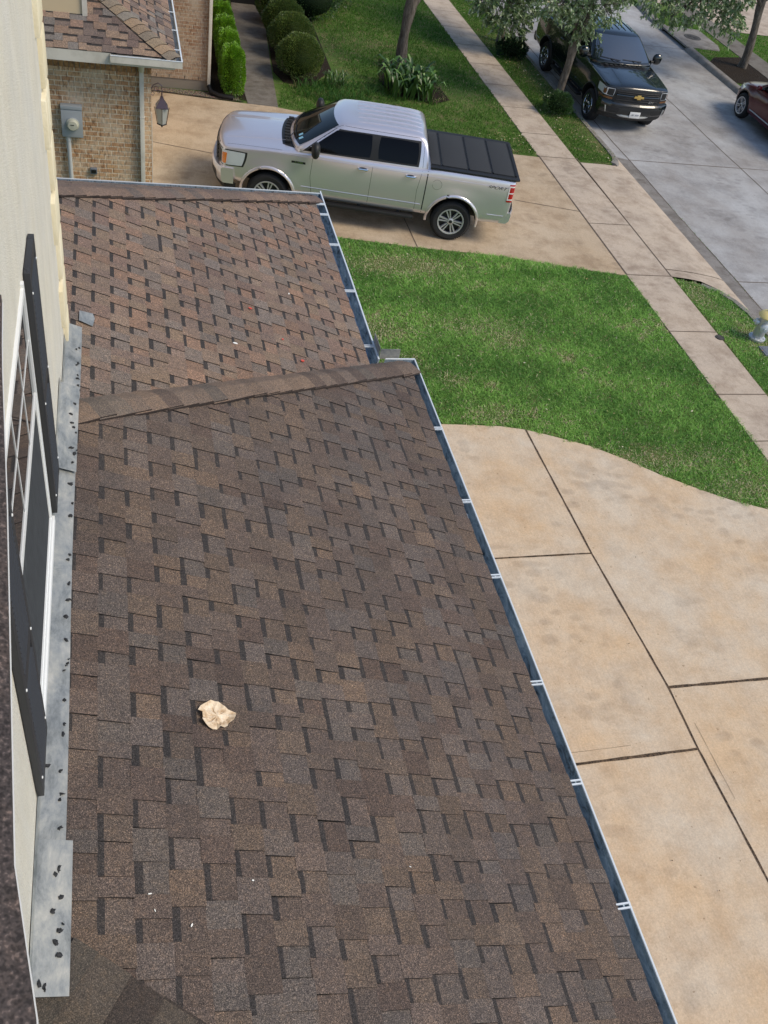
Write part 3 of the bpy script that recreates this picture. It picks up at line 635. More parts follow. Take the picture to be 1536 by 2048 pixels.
A = Vector((XF + .02, FW + XF * fs, zf(XF))); B = Vector((-1.6, FW - 1.6 * fs, zf(-1.6))); dn = Vector((0, 1, -fns)).normalized()
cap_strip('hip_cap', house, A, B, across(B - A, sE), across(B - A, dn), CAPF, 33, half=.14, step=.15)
# garage and ground-floor walls under the lower roof
b = MB(); b.box(-1.5, XE - .42, -4, 7.2, 0, ZE - .16, 'brick_east'); b.box(-3.0, XF - .42, 7.2, 10.9, 0, ZE - .16, 'brick_east')
b.build('ground_floor_wall', house)
b = MB(); b.box(-1.0, XE - .02, -1.0, 7.38, ZE - .17, ZE - .15, 'trim_paint'); b.box(-2, XF - .02, 7.4, 11.1, ZE - .17, ZE - .15, 'trim_paint')
b.box(XE - .03, XE - .005, -1.0, 7.48, ZE - .17, ZE - .008, 'trim_paint'); b.box(XF - .03, XF - .005, 7.5, 11.18, ZE - .17, ZE - .008, 'trim_paint')
b.box(XF, XE - .03, 7.455, 7.48, ZE - .17, ZE - .008, 'trim_paint'); b.box(-2, XF - .03, 11.155, 11.18, ZE - .17, ZE - .008, 'trim_paint'); b.build('fascia', house)
# gutters
def gutter(P0, P1, out, name='gutter', w_=.10, m0=0.0, m1=0.0):
    """K-style trough from P0 to P1 (plan); out = unit plan vector away from the roof; m0/m1 lengthen the outer edge for mitres"""
    g = MB(); P0, P1 = Vector((*P0, 0)), Vector((*P1, 0)); d = (P1 - P0).normalized(); o_ = Vector((*out, 0)); L = (P1 - P0).length; n = max(1, int(L / .35))
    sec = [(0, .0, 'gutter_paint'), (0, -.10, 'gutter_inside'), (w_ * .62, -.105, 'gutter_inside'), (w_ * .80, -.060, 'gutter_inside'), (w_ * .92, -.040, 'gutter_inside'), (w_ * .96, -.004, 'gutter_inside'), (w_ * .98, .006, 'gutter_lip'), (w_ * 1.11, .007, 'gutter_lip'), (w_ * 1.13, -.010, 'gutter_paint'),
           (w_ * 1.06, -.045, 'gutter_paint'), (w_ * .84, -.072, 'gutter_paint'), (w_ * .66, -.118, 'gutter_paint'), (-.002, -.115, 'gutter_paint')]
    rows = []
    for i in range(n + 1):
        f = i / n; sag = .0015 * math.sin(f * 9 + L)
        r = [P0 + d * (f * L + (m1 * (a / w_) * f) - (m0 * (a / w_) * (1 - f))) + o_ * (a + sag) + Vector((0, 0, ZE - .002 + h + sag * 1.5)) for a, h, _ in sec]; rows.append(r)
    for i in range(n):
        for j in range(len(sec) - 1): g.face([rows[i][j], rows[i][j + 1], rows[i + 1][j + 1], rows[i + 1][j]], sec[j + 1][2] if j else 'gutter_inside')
    for r in (rows[0], rows[-1]):
        if (r is rows[0] and not m0) or (r is rows[-1] and not m1): g.face(r, 'gutter_paint')
    return g.build(name, house, merge=True)
gx = XE - .003
g1 = gutter((gx, -1.1), (gx, 7.52), (1, 0), w_=.088, m1=.088)
g2 = gutter((gx, 7.52), (XF + .10, 7.52), (0, 1), w_=.088, m0=.088, m1=-.088)
g3 = gutter((XF, 7.60), (XF, 11.24), (1, 0), w_=.115, m1=.115, m0=-.0)
g4 = gutter((XF, 11.24), (-2.4, 11.24), (0, 1), w_=.06, m0=.115)
def hanger(par, x, y, w_, horiz=True):
    b = MB()
    for dy in (-.014, .014): b.box(x - .004, x + w_ * 1.06, y + dy - .0055, y + dy + .0055, ZE - .001, ZE + .011, 'gutter_lip')
    b.box(x + w_ * .5, x + w_ * .62, y - .014, y + .014, ZE - .006, ZE - .001, 'gutter_paint'); b.build('hanger', par)
for y in (6.47, 5.46, 4.57, 3.51, 2.69, 1.84, 1.0): hanger(g1, gx, y, .088)
for y in (10.99, 10.71, 9.95, 8.91, 7.83): hanger(g3, XF, y, .115)
b = MB()                                      # bent splash guards on the inside corner
b.box(XF + .128, XF + .132, 7.66, 7.93, ZE - .03, ZE + .105, 'flashing_metal'); b.box(XF + .132, XF + .345, 7.640, 7.645, ZE - .02, ZE + .10, 'flashing_metal'); b.build('splash_guard', g3)
b = MB()                                      # debris caught in the trough
for k in range(90):
    y = random.choice([6.2, 5.2, 3.9, 2.7, 1.4, 5.9, 4.2, 3.1, 2.4, 1.9, 7.0]) + random.uniform(-.35, .35); s = random.uniform(.003, .011); x = gx + random.uniform(.012, .05)
    b.prism([(x - s, y - s * 2), (x + s, y - s), (x + s * .7, y + s * 2), (x - s * .6, y + s)], ZE - .104, ZE - .098, random.choice(['fleck_brown', 'black_plastic', 'joint_wood', 'wood']))
tag(b.build('gutter_debris', g1), kind='stuff')
b = MB(); b.prism([(gx + .01, 5.34), (gx + .05, 5.31), (gx + .06, 5.38), (gx + .03, 5.42)], ZE - .09, ZE - .08, 'fleck_white'); b.build('paper_bit', g1)
# second-floor wall
WT, YC = 9.3, 6.41
b = MB(); b.box(-7.0, 0, -3.0, YC, 3.2, WT, 'stucco'); wall = b.build('wall', house)
# corner quoins, long and short in turn, down the far corner
zq = 4.30; k = 0
while zq < WT - .3:
    h = .335; ln = .36 if k % 2 else .24; b = MB()
    b.box(-.30 if k % 2 == 0 else -.2, .030, YC - ln, YC + .030, zq + .012, zq + h - .012, 'quoin_stucco'); b.build('quoin', house, bevel=.014); zq += h; k += 1
# step flashing where the roof meets the wall, with dabs of sealant
def flashing(y0, y1, zfun, x1, dz, seed, spots):
    b = MB(); n = max(2, int((y1 - y0) / .15)); g = random.Random(seed); top, bot, sh = [], [], []
    for i in range(n + 1):
        y = y0 + (y1 - y0) * i / n; wv = .0035 * math.sin(y * 7 + seed) + g.uniform(-.001, .001)
        xo = x1 + .004 * math.sin(y * 2.1 + seed)
        sh.append((.004 + wv * .4, y, zfun(0) + .075 + wv)); top.append((.012, y, zfun(.012) + .020 + dz)); bot.append((xo, y, zfun(xo) + .018 + dz + abs(wv) * .8))
    for i in range(n):
        b.face([sh[i], sh[i + 1], top[i + 1], top[i]], 'flashing_metal'); b.face([top[i], top[i + 1], bot[i + 1], bot[i]], 'flashing_metal')
        e0, e1 = [Vector(p) - Vector((0, 0, .006)) for p in (bot[i], bot[i + 1])]; b.face([bot[i], bot[i + 1], e1, e0], 'flashing_metal')
    o = b.build('flashing', house); s = MB()
    for y, x in spots:
        r = g.uniform(.006, .012); z = zfun(x) + .019 + dz; M = Matrix.Translation((x, y, z)) @ Matrix.Rotation(math.atan(PT), 4, 'Y') @ Matrix.Rotation(g.uniform(0, 3), 4, 'Z') @ Matrix.Diagonal((g.uniform(.7, 1.0), g.uniform(1.0, 1.8), 1, 1))
        s.lathe([(r, 0), (r * .85, .006), (r * .4, .009), (0, .0095)], 'sealant', 9, M)
        if g.random() < .5: s.lathe([(r * .6, 0), (r * .4, .004), (0, .005)], 'sealant', 7, Matrix.Translation((g.uniform(-.02, .015), g.uniform(-.035, .035), 0)) @ M)
    s.v = [(x + .0035 * math.sin(y * 900 + z * 700) + .002 * math.sin(y * 2100), y + .005 * math.sin(x * 1100 + y * 60), z) for x, y, z in s.v]
    tag(s.build('sealant', o, smooth=True), kind='stuff'); return o
flashing(5.36, 6.42, zf, .118, 0, 1, [(6.13, .105), (6.10, .085), (5.93, .10), (5.90, .09), (5.78, .10), (5.74, .10), (5.66, .105), (5.62, .095), (5.60, .11), (5.43, .1)])
flashing(4.52, 5.40, zr, .128, .022, 2, [(5.20, .105), (5.08, .08), (4.99, .09), (4.95, .10), (4.90, .115), (4.74, .09), (4.69, .11), (4.60, .10)])
flashing(2.02, 4.56, zr, .118, 0, 3, [(4.42, .09), (4.25, .105), (4.14, .095), (3.82, .10), (3.78, .09), (3.6, .10), (3.48, .1), (3.36, .09), (3.2, .095), (3.05, .105), (3.0, .09), (2.82, .095), (2.68, .1), (2.62, .095), (2.44, .03), (2.42, .09), (2.30, .1), (2.27, .09), (2.13, .095), (2.06, .08)])
flashing(1.40, 2.06, zr, .150, .030, 4, [(1.93, .10), (1.90, .085), (1.80, .11), (1.74, .08), (1.66, .11), (1.61, .095), (1.56, .11), (1.45, .04), (1.44, .06)])
b = MB(); b.prism([(.10, 6.50), (.20, 6.48), (.215, 6.60), (.20, 6.66), (.10, 6.64)], 0, .003, 'flashing_metal')
ff = b.build('flange', house)
for vt in ff.data.vertices: vt.co.z += zf(vt.co.x) + .022
# window between the shutters
def wbox(b, y0, y1, z0, z1, x0, x1, mat): b.box(x0, x1, y0, y1, z0, z1, mat)
win = MB()
WY0, WY1, WZ0, WZ1 = 2.63, 3.98, 4.74, 6.30
for (a, c, e, g) in ((WY0, WY0 + .05, WZ0, WZ1), (WY1 - .05, WY1 - .018, WZ0, WZ1), (WY0 + .05, WY1 - .05, WZ0, WZ0 + .05), (WY0 + .05, WY1 - .05, WZ1 - .05, WZ1 - .02)): win.box(-.02, .014, a, c, e, g, 'vinyl')
window = win.build('window', house)
b = MB(); zm = 5.66
b.box(-.01, .010, WY0 + .05, WY1 - .05, zm - .022, zm + .022, 'vinyl')
for (a, c, e, g) in ((WY0 + .05, WY0 + .085, WZ0 + .05, zm - .022), (WY1 - .072, WY1 - .05, WZ0 + .05, zm - .022), (WY0 + .085, WY1 - .085, WZ0 + .05, WZ0 + .085)): b.box(-.008, .009, a, c, e, g, 'vinyl')
b.build('sash', window)
b = MB(); b.box(.001, .004, WY0 + .05, WY1 - .05, zm + .022, WZ1 - .05, 'window_glass'); b.build('pane', window)
b = MB(); b.box(.001, .005, WY0 + .085, WY1 - .085, WZ0 + .085, zm - .022, 'screen_mesh'); b.build('insect_screen', window)
b = MB()
for y in (3.08, 3.53): b.box(.0045, .007, y - .005, y + .005, zm + .022, WZ1 - .05, 'vinyl')
b.box(.0045, .007, WY0 + .05, WY1 - .05, 5.99, 6.0, 'vinyl'); b.build('muntin', window)
b = MB(); b.box(-.01, .024, WY0 - .05, WY1 + .02, WZ0 - .05, WZ0 - .002, 'vinyl'); b.build('window_sill', window)
def shutter(y0, y1, z0, z1):
    b = MB(); x0, x1 = .004, .034; st = .05
    b.box(x0, x1, y0, y0 + st, z0, z1, 'shutter_paint'); b.box(x0, x1, y1 - st, y1, z0, z1, 'shutter_paint')
    for z in (z0, (z0 + z1) / 2 - .03, z1 - .07): b.box(x0, x1 - .001, y0 + st, y1 - st, z, z + .07, 'shutter_paint')
    s = b.build('shutter', house, bevel=.002); l = MB(); z = z0 + .075
    while z < z1 - .09:
        if abs(z + .015 - (z0 + z1) / 2) > .055:
            l.mesh([(x0, y0 + st, z + .022), (x0, y1 - st, z + .022), (x1 + .002, y1 - st, z), (x1 + .002, y0 + st, z), (x1 + .002, y0 + st, z + .007), (x1 + .002, y1 - st, z + .007), (x0, y1 - st, z + .030), (x0, y0 + st, z + .030)],
                   [(0, 1, 2, 3), (3, 2, 5, 4), (4, 5, 6, 7), (0, 3, 4, 7), (1, 6, 5, 2)], 'shutter_paint')
        z += .034
    l.build('louvre', s); c = MB()
    for z in (z0 + .12, (z0 + z1) / 2, z1 - .12):
        for y in (y0 + .025, y1 - .025): c.lathe([(.007, 0), (.006, .004), (0, .005)], 'vinyl', 8, Matrix.Translation((x1, y, z)) @ Matrix.Rotation(PI / 2, 4, 'Y'))
    c.build('screw', s)
shutter(4.06, 4.44, 4.70, 6.28); shutter(2.24, 2.60, 4.70, 6.28)
# the upper roof's eave beside the camera
b = MB(); ed = [(.415, -.8), (.388, .0), (.361, .33), (.331, .49), (.287, 1.05), (.258, 1.38), (.252, 1.46), (.243, 1.60)]; zt = 7.70
for i in range(len(ed) - 1):
    (xa, ya), (xb, yb) = ed[i], ed[i + 1]
    b.face([(xa, ya, zt), (xb, yb, zt), (-.02, yb, zt + (xb + .02) * .45), (-.02, ya, zt + (xa + .02) * .45)], 'near_shingle')
    b.face([(xa, ya, zt), (xb, yb, zt), (xb, yb, zt - .014), (xa, ya, zt - .014)], 'near_shingle')
    b.face([(xa - .004, ya, zt - .014), (xb - .004, yb, zt - .014), (-.02, yb, zt - .02), (-.02, ya, zt - .02)], 'trim_paint')
    b.face([(xa - .05, ya, zt - .012), (xb - .05, yb, zt - .012), (xb - .05, yb, zt - .12), (xa - .05, ya, zt - .12)], 'trim_paint')
b.face([(.243, 1.60, zt), (.243, 1.60, zt - .014), (-.02, 1.60, zt - .02), (-.02, 1.60, zt + .12)], 'trim_paint')
b.build('upper_roof', house)
b = MB()
for i in range(len(ed) - 1):
    (xa, ya), (xb, yb) = ed[i], ed[i + 1]
    for (o0, z0_), (o1, z1_) in (((-.03, -.0155), (.0012, -.0155)), ((.0012, -.0155), (.0014, -.018))): b.face([(xa + o0, ya, zt + z0_), (xb + o0, yb, zt + z0_), (xb + o1, yb, zt + z1_), (xa + o1, ya, zt + z1_)], 'vinyl')
b.build('drip_edge', house)
# scraps lying on the roof
def on_roof(mb, f=zr, dz=.013):
    for i, (x, y, z) in enumerate(mb.v): mb.v[i] = (x, y, f(x) + dz + z)
g = random.Random(12); b = MB(); N = 24; cen = (.865, 2.845); ring = []
for rr in (1.0, .62, .28):
    row = []
    for k in range(N):
        a = 2 * PI * k / N; R_ = rr * (.088 + .007 * math.sin(3 * a + 1) + .007 * math.sin(5 * a) + g.uniform(-.010, .008)) * (1.18 if math.cos(a - .1) > .93 else 1)
        row.append((cen[0] + R_ * math.cos(a), cen[1] + R_ * math.sin(a) * 1.02, max(.002, (.012 + g.uniform(0, .030)) if rr == 1.0 else .006 + g.uniform(0, .016))))
    ring.append(row)
vs = [p for r in ring for p in r] + [(cen[0] + .01, cen[1], .02)]
pf = [(i * N + k, i * N + (k + 1) % N, (i + 1) * N + (k + 1) % N, (i + 1) * N + k) for i in range(2) for k in range(N)] + [(2 * N + k, 2 * N + (k + 1) % N, 3 * N) for k in range(N)]
b.mesh(vs, pf, 'paper'); on_roof(b, dz=.012); o = b.build('torn_paper'); sm = o.modifiers.new('thick', 'SOLIDIFY'); sm.thickness = .0015
tag(o, 'crumpled torn scrap of tan paper lying on the lower roof', 'paper scrap')
def fleck(x, y, L, W, a, mat, name, label, cat, f=zr, dz=.016):
    b = MB(); c, s = math.cos(a), math.sin(a); n = 7; pts = []
    out = [(-1, 0), (-.6, .8), (.2, 1), (.8, .5), (1, -.1), (.3, -.7), (-.5, -.6)]
    poly = [(x + c * p * L - s * q * W, y + s * p * L + c * q * W) for p, q in out]
    b.prism(poly, 0, min(L, W) * .5, mat); on_roof(b, f, dz); tag(b.build(name), label, cat)
fleck(.48, 1.84, .010, .0035, .2, 'fleck_white', 'petal', 'white petal near the wall end of the roof, farthest of the close three', 'petal')
fleck(.50, 1.765, .008, .0025, 1.9, 'fleck_white', 'petal', 'thin upright white petal, middle one of the three near the wall', 'petal')
fleck(.66, 1.70, .010, .004, 1.1, 'fleck_white', 'petal', 'rightmost of the three white petals near the bottom of the roof', 'petal')
fleck(1.87, 2.03, .007, .003, -.5, 'fleck_white', 'petal', 'lone white petal on shingles halfway to the gutter', 'petal')
fleck(.97, 1.92, .006, .005, 0, 'fleck_white', 'petal', 'small white speck below the paper scrap on the shingles', 'petal')
fleck(2.06, 7.09, .022, .015, .6, 'fleck_red', 'petal', 'orange red petal lying just above the hip cap', 'petal', zf)
fleck(1.62, 7.70, .020, .013, .2, 'fleck_red', 'petal', 'small red petal in the middle of the far roof', 'petal', zf)
fleck(1.90, 7.35, .014, .010, .9, 'fleck_red', 'petal', 'dark red berry-like scrap between the two red petals', 'petal', zf)
fleck(.50, 8.62, .035, .006, -.7, 'fleck_brown', 'twig', 'short dry twig near the wall on the far roof', 'twig', zf)
fleck(1.40, 6.98, .024, .012, .3, 'fleck_white', 'petal', 'pale curled scrap left of the red petals on the far roof', 'petal', zf)
fleck(2.10, 8.30, .016, .008, 1.2, 'fleck_white', 'petal', 'pale fleck high on the far roof below the gutter bend', 'petal', zf)
# decks under our shingles
b = MB()
def deck(pts): b.face(pts, 'black_plastic')
hy = lambda x: HW + x * hs
e_ = .008
deck([(0, SH_Y, zr(0) - e_), (XE, SH_Y + XE * sh_s, zr(XE) - e_), (XE, 7.5, zr(XE) - e_), (0, HW, zr(0) - e_)])
deck([(0, HW, zr(0) - e_), (XE, 7.5, ZE - e_), (XF, 7.5, ZE - e_), (0, hy(0) + (XE - XF) * hs, zf(0) - e_)])
deck([(0, 4.9, zf(0) - .012), (XF, 6.9, ZE - .012), (XF, 11.16, ZE - .012), (-2, FW - 2 * fs, zf(-2) - .012), (-2, 6.5, zf(-2) - .012), (0, 6.5, zf(0) - .012)])
deck([(-2, FW - 2 * fs, zf(-2) - .012), (XF, 11.2, ZE - .012), (-2, 11.2, ZE - .012)]); deck([(0, SH_Y, zr(0) - e_), (XE, SH_Y + XE * sh_s, ZE - e_), (0, -.57, ZE - e_)])
b.build('roof_deck', house)

# ------------------------------------------------------------------ the neighbour's brick house
nb = empty('brick_house', (0, 0, 0)); tag(nb, "neighbour's tan brick house with a brown shingled garage roof and white gutters", 'house')
YA, XA = 15.6, .955
b = MB(); b.box(-7, XA, YA, 22.0, 0, 3.06, 'brick_south')
w1 = b.build('wall', nb)
b = MB(); b.box(XA, XA + .004, YA + .003, YA + .95, 0, 3.06, 'brick_east'); b.build('pier_face', nb)
b = MB(); x = -6.9                              # a row of upright bricks under the soffit
while x < XA - .05: b.box(x, x + .066, YA - .006, YA + .05, 3.065, 3.27, 'brick_plain'); x += .078
b.box(-7, XA - .006, YA + .002, YA + .06, 3.06, 3.30, 'foundation'); b.build('soldier_course', nb, bevel=.003)
b = MB(); b.box(XA - .07, XA + .03, YA + .35, YA + .40, 0, 2.3, 'trim_paint'); b.box(XA - .02, XA + .02, YA + .40, 20.6, 2.2, 2.3, 'trim_paint'); b.build('garage_trim', nb)
b = MB()
for k in range(4): b.box(XA - .03, XA + .008, YA + .41, 20.6, .02 + k * .545, .55 + k * .545, 'trim_paint')
b.build('garage_door', nb, bevel=.01)
NZ, NX, NY, NP = 3.46, 1.30, 15.25, .47
b = MB(); b.box(-7, NX, NY, YA + .4, 3.28, 3.30, 'trim_paint'); b.box(XA - .2, NX, YA + .4, 24, 3.28, 3.30, 'trim_paint'); b.build('soffit', nb)
b = MB(); b.box(-7, .345, NY - .03, NY - .004, 3.29, 3.455, 'trim_paint'); b.box(.345, NX, NY - .02, NY - .004, 3.29, 3.44, 'trim_paint'); b.box(NX, NX + .02, NY, 26, 3.29, 3.44, 'trim_paint'); b.build('fascia', nb)
shingle_plane('roof_south', nb, (-7, NY - .03), (1, 0), (0, 1), NZ, NP, 7 + NX, 4.5, .145, NB_PAL, [(1, 1, NX + NY - .02)], 51, tabs=(.11, .26))
shingle_plane('roof_east', nb, (NX + .03, NY), (0, 1), (-1, 0), NZ, NP, 11, 6, .145, NB_PAL, [(-1, -1, -(NX + NY))], 52, tabs=(.11, .26))
b = MB(); b.face([(-7, NY, NZ - .01), (NX, NY, NZ - .01), (NX - 5, NY + 5, NZ - .01 + 5 * NP), (-7, NY + 5, NZ - .01 + 5 * NP)], 'black_plastic'); b.face([(NX, NY, NZ - .01), (NX, 26, NZ - .01), (NX - 5, 26, NZ - .01 + 5 * NP), (NX - 5, NY + 5, NZ - .01 + 5 * NP)], 'black_plastic'); b.build('roof_deck', nb)
A = Vector((NX + .02, NY - .02, NZ)); B = Vector((NX - 4, NY + 4, NZ + 4 * NP))
cap_strip('hip_cap', nb, A, B, across(B - A, Vector((0, -1, -NP)).normalized()), across(B - A, Vector((1, 0, -NP)).normalized()), [(.21, .17, .12), (.19, .165, .13), (.25, .19, .13), (.17, .16, .14)], 53, half=.16, step=.16)
def plain_gutter(name, par, x0, x1, y0, y1, z, out):
    b = MB(); ow = .11
    if out == 'S':
        b.box(x0, x1, y0, y0 + .012, z - .10, z, 'trim_paint'); b.box(x0, x1, y0 - .004, y0 + .018, z, z + .006, 'gutter_lip'); b.box(x0, x1, y0 + .012, y1, z - .10, z - .095, 'flashing_metal'); b.box(x0, x0 + .006, y0 + .012, y1, z - .095, z, 'trim_paint')
    else:
        b.box(x1 - .012, x1, y0, y1, z - .10, z, 'trim_paint'); b.box(x1 - .018, x1 + .004, y0, y1, z + .0005, z + .0065, 'gutter_lip'); b.box(x0, x1 - .012, y0, y1, z - .1005, z - .0955, 'flashing_metal')
    return b.build(name, par)
ga = plain_gutter('gutter', nb, .35, NX + .12, NY - .13, NY - .03, NZ - .005, 'S')
gb = plain_gutter('gutter', nb, NX + .02, NX + .12, NY - .125, 26, NZ - .005, 'E')
b = MB()
for y in (15.6, 16.5, 17.4, 18.3, 19.2, 20.1): b.box(NX - .01, NX + .115, y - .012, y + .012, NZ + .004, NZ + .012, 'gutter_lip')
b.build('hanger', gb)
def downspout(par, x, y, z0, z1, kick, horiz):
    b = MB(); M = Matrix.Translation((x, y, 0))
    b.box(-.035, .035, -.045, .045, z0, z1, 'trim_paint', M)
    b.tube([(x, y, z1 - .03), (x, y + horiz[1] * .3, z1 + .03), (x + horiz[0], y + horiz[1], z1 + .16)], [.045, .045, .045], 'trim_paint', 8)
    b.box(-.04, .04, -.05, .05, z1 - .75, z1 - .74, 'trim_paint', M)
    return b.build('downspout', par, bevel=.006)
downspout(nb, .81, YA - .055, 0, 3.15, 0, (0, -.22))
# meter box, its round meter and the conduit
mt = empty('meter_box', (-.285, YA - .01, 2.0)); tag(mt, 'grey electric meter box with a round glass meter on the tan brick wall', 'meter box')
b = MB(); b.box(-.155, .155, -.10, 0, 0, .50, 'meter_paint'); b.box(-.162, .162, -.112, -.10, .012, .44, 'meter_paint'); b.box(-.165, .165, -.118, 0, .455, .51, 'meter_paint'); b.build('case', mt, bevel=.006)
b = MB(); b.lathe([(.098, 0), (.098, .03), (.086, .035), (.084, .075), (.070, .095), (0, .10)], 'meter_glass', 24, Matrix.Translation((.01, -.112, .23)) @ Matrix.Rotation(PI / 2, 4, 'X')); mm = b.build('meter', mt, smooth=True)
b = MB(); b.lathe([(.102, 0), (.102, .022), (.094, .024), (.094, 0)], 'meter_paint', 24, Matrix.Translation((.01, -.114, .23)) @ Matrix.Rotation(PI / 2, 4, 'X')); b.box(-.012, .032, -.214, -.2125, .240, .252, 'black_plastic'); b.box(-.03, -.012, -.214, -.2125, .244, .250, 'black_plastic'); b.build('ring', mm)
b = MB(); b.tube([(-.075, -.05, 0), (-.075, -.05, -2.0)], .035, 'conduit_paint', 12); b.tube([(-.075, -.05, 0), (-.075, -.05, -.07)], .043, 'conduit_paint', 12); b.build('conduit', mt, smooth=True, sharp=60)
b = MB(); b.box(-.055, .055, -.05, 0, 0, .10, 'lid_grey'); b.box(-.045, .045, -.056, -.05, .015, .085, 'black_plastic'); o = b.build('outlet_cover', bevel=.004); o.location = (.005, YA, 1.37)
tag(o, 'small dark outlet cover low on the tan brick wall above our gutter', 'outlet cover')
# carriage lamp on the garage's street face
lm = empty('wall_lantern', (XA + .20, 16.30, 1.98)); tag(lm, 'hanging carriage lantern with scrolled bracket on the neighbour\'s garage corner', 'wall lantern')
b = MB(); Z4 = Matrix.Rotation(PI / 4, 4, 'Z')
b.lathe([(.035, .48), (.05, .43), (.135, .33), (.145, .31), (.125, .305)], 'lamp_copper', 4, Z4); b.lathe([(.0, .60), (.010, .58), (.012, .48)], 'lamp_copper', 8); b.build('hood', lm, sharp=20, smooth=True)
b = MB()
for k in range(4):
    a = PI / 2 * k; b.tube([(.122 * math.cos(a), .122 * math.sin(a), .305), (.075 * math.cos(a), .075 * math.sin(a), .02)], .0065, 'dark_metal', 6)
b.lathe([(.062, .0), (.085, .012), (.085, .022), (.06, .022)], 'dark_metal', 4, None); b.lathe([(0, -.05), (.012, -.03), (.03, 0)], 'dark_metal', 8); b.build('cage', lm)
b = MB(); b.lathe([(.066, .024), (.110, .30)], 'lamp_glass', 4); b.build('glass', lm)
b = MB(); b.tube([(0, 0, .60), (0, 0, .66), (-.06, 0, .70), (-.14, 0, .66), (-.19, 0, .56)], .009, 'lamp_copper', 6)
for (cx, cz, r) in ((-.09, .61, .035), (-.15, .52, .028), (-.05, .56, .022)): b.tube([(cx + r * math.cos(q * .7), 0, cz + r * math.sin(q * .7)) for q in range(9)], .006, 'lamp_copper', 5)
b.lathe([(.05, 0), (.04, .015), (0, .02)], 'lamp_copper', 10, Matrix.Translation((-.2, 0, .52)) @ Matrix.Rotation(PI / 2, 4, 'Y')); b.build('bracket', lm, smooth=True)
# the neighbour's upper storey over the garage roof
b = MB(); b.box(-7, .012, 15.86, 22, 3.5, 7.2, 'siding_paint'); b.build('upper_wall', nb)
b = MB(); b.box(.012, .034, 15.835, 15.92, 3.5, 7.2, 'trim_paint'); b.box(-.04, .034, 15.832, 15.858, 3.5, 7.2, 'trim_paint'); b.build('corner_board', nb)
# front wing further back, brick on a concrete footing
b = MB(); b.box(-7, 2.60, 23.3, 31, .24, 3.4, 'brick_back'); b.build('wing_wall', nb)
b = MB(); b.box(-7, 2.58, 23.315, 31, 0, .24, 'foundation'); b.build('footing', nb)
b = MB()
for x in (1.32, 1.62, 1.98, 2.3): b.box(x, x + .012, 23.294, 23.30, .25, .32, 'seam')
b.build('weep_hole', nb)
b = MB(); b.box(-7, 3.1, 22.85, 31.5, 3.4, 3.5, 'trim_paint'); b.build('wing_soffit', nb)
b = MB(); b.prism([(3.12, 22.8), (3.12, 31.5), (-1.5, 31.5), (-1.5, 22.8)], 3.5, 3.52, 'near_shingle'); b.mesh([(3.12, 22.8, 3.52), (3.12, 31.5, 3.52), (.6, 31.5, 4.8), (.6, 25.3, 4.8), (-7, 22.8, 3.52), (-7, 25.3, 4.8), (-7, 31.5, 4.8)], [(0, 1, 2, 3), (0, 3, 5, 4), (3, 2, 6, 5)], 'near_shingle'); b.build('wing_roof', nb)
dsp = downspout(nb, 2.55, 23.24, .12, 3.2, 0, (0, -.2))
b = MB(); b.tube([(2.55, 23.2, .17), (2.60, 23.08, .07), (2.78, 22.95, .05), (3.12, 22.88, .05)], [.055, .06, .06, .06], 'black_plastic', 10); b.build('drain_elbow', dsp, smooth=True)
b = MB(); b.box(2.602, 4.9, 30.4, 31, 0, 3.4, 'brick_back'); b.box(3.4, 4.5, 30.38, 30.40, 0, 2.2, 'black_plastic'); b.build('entry_wall', nb)

# ------------------------------------------------------------------ leaves, shrubs, trees
def leaf_cloud(name, parent, pts, dirs, L, W, cols, seed, mat='leaf', droop=.3, jitter=.6, fold=.18):
    """one folded leaf (4 triangles) at each point, growing along its direction"""
    g = np.random.default_rng(seed); n = len(pts); d = dirs + g.normal(0, jitter, (n, 3)); d[:, 2] -= droop; d /= np.linalg.norm(d, axis=1)[:, None] + 1e-9
    r = g.normal(0, 1, (n, 3)); s = np.cross(d, r); s /= np.linalg.norm(s, axis=1)[:, None] + 1e-9; nn = np.cross(s, d)
    l = L * g.uniform(.6, 1.3, (n, 1)); w_ = W * g.uniform(.7, 1.3, (n, 1))
    p0 = pts; p1 = pts + d * l * .45 + s * w_ / 2 + nn * w_ * fold; p2 = pts + d * l; p3 = pts + d * l * .45 - s * w_ / 2 + nn * w_ * fold
    V = np.stack([p0, p1, p2, p3], 1).reshape(-1, 3); i = np.arange(n)[:, None] * 4
    F = np.concatenate([i + [0, 1, 2], i + [0, 2, 3]]); cols = np.array(cols); k = g.integers(0, len(cols), n)
    C = cols[k] * g.uniform(.75, 1.25, (n, 1)); return np_mesh(name, V, F, np.concatenate([C, C]), mat, parent)
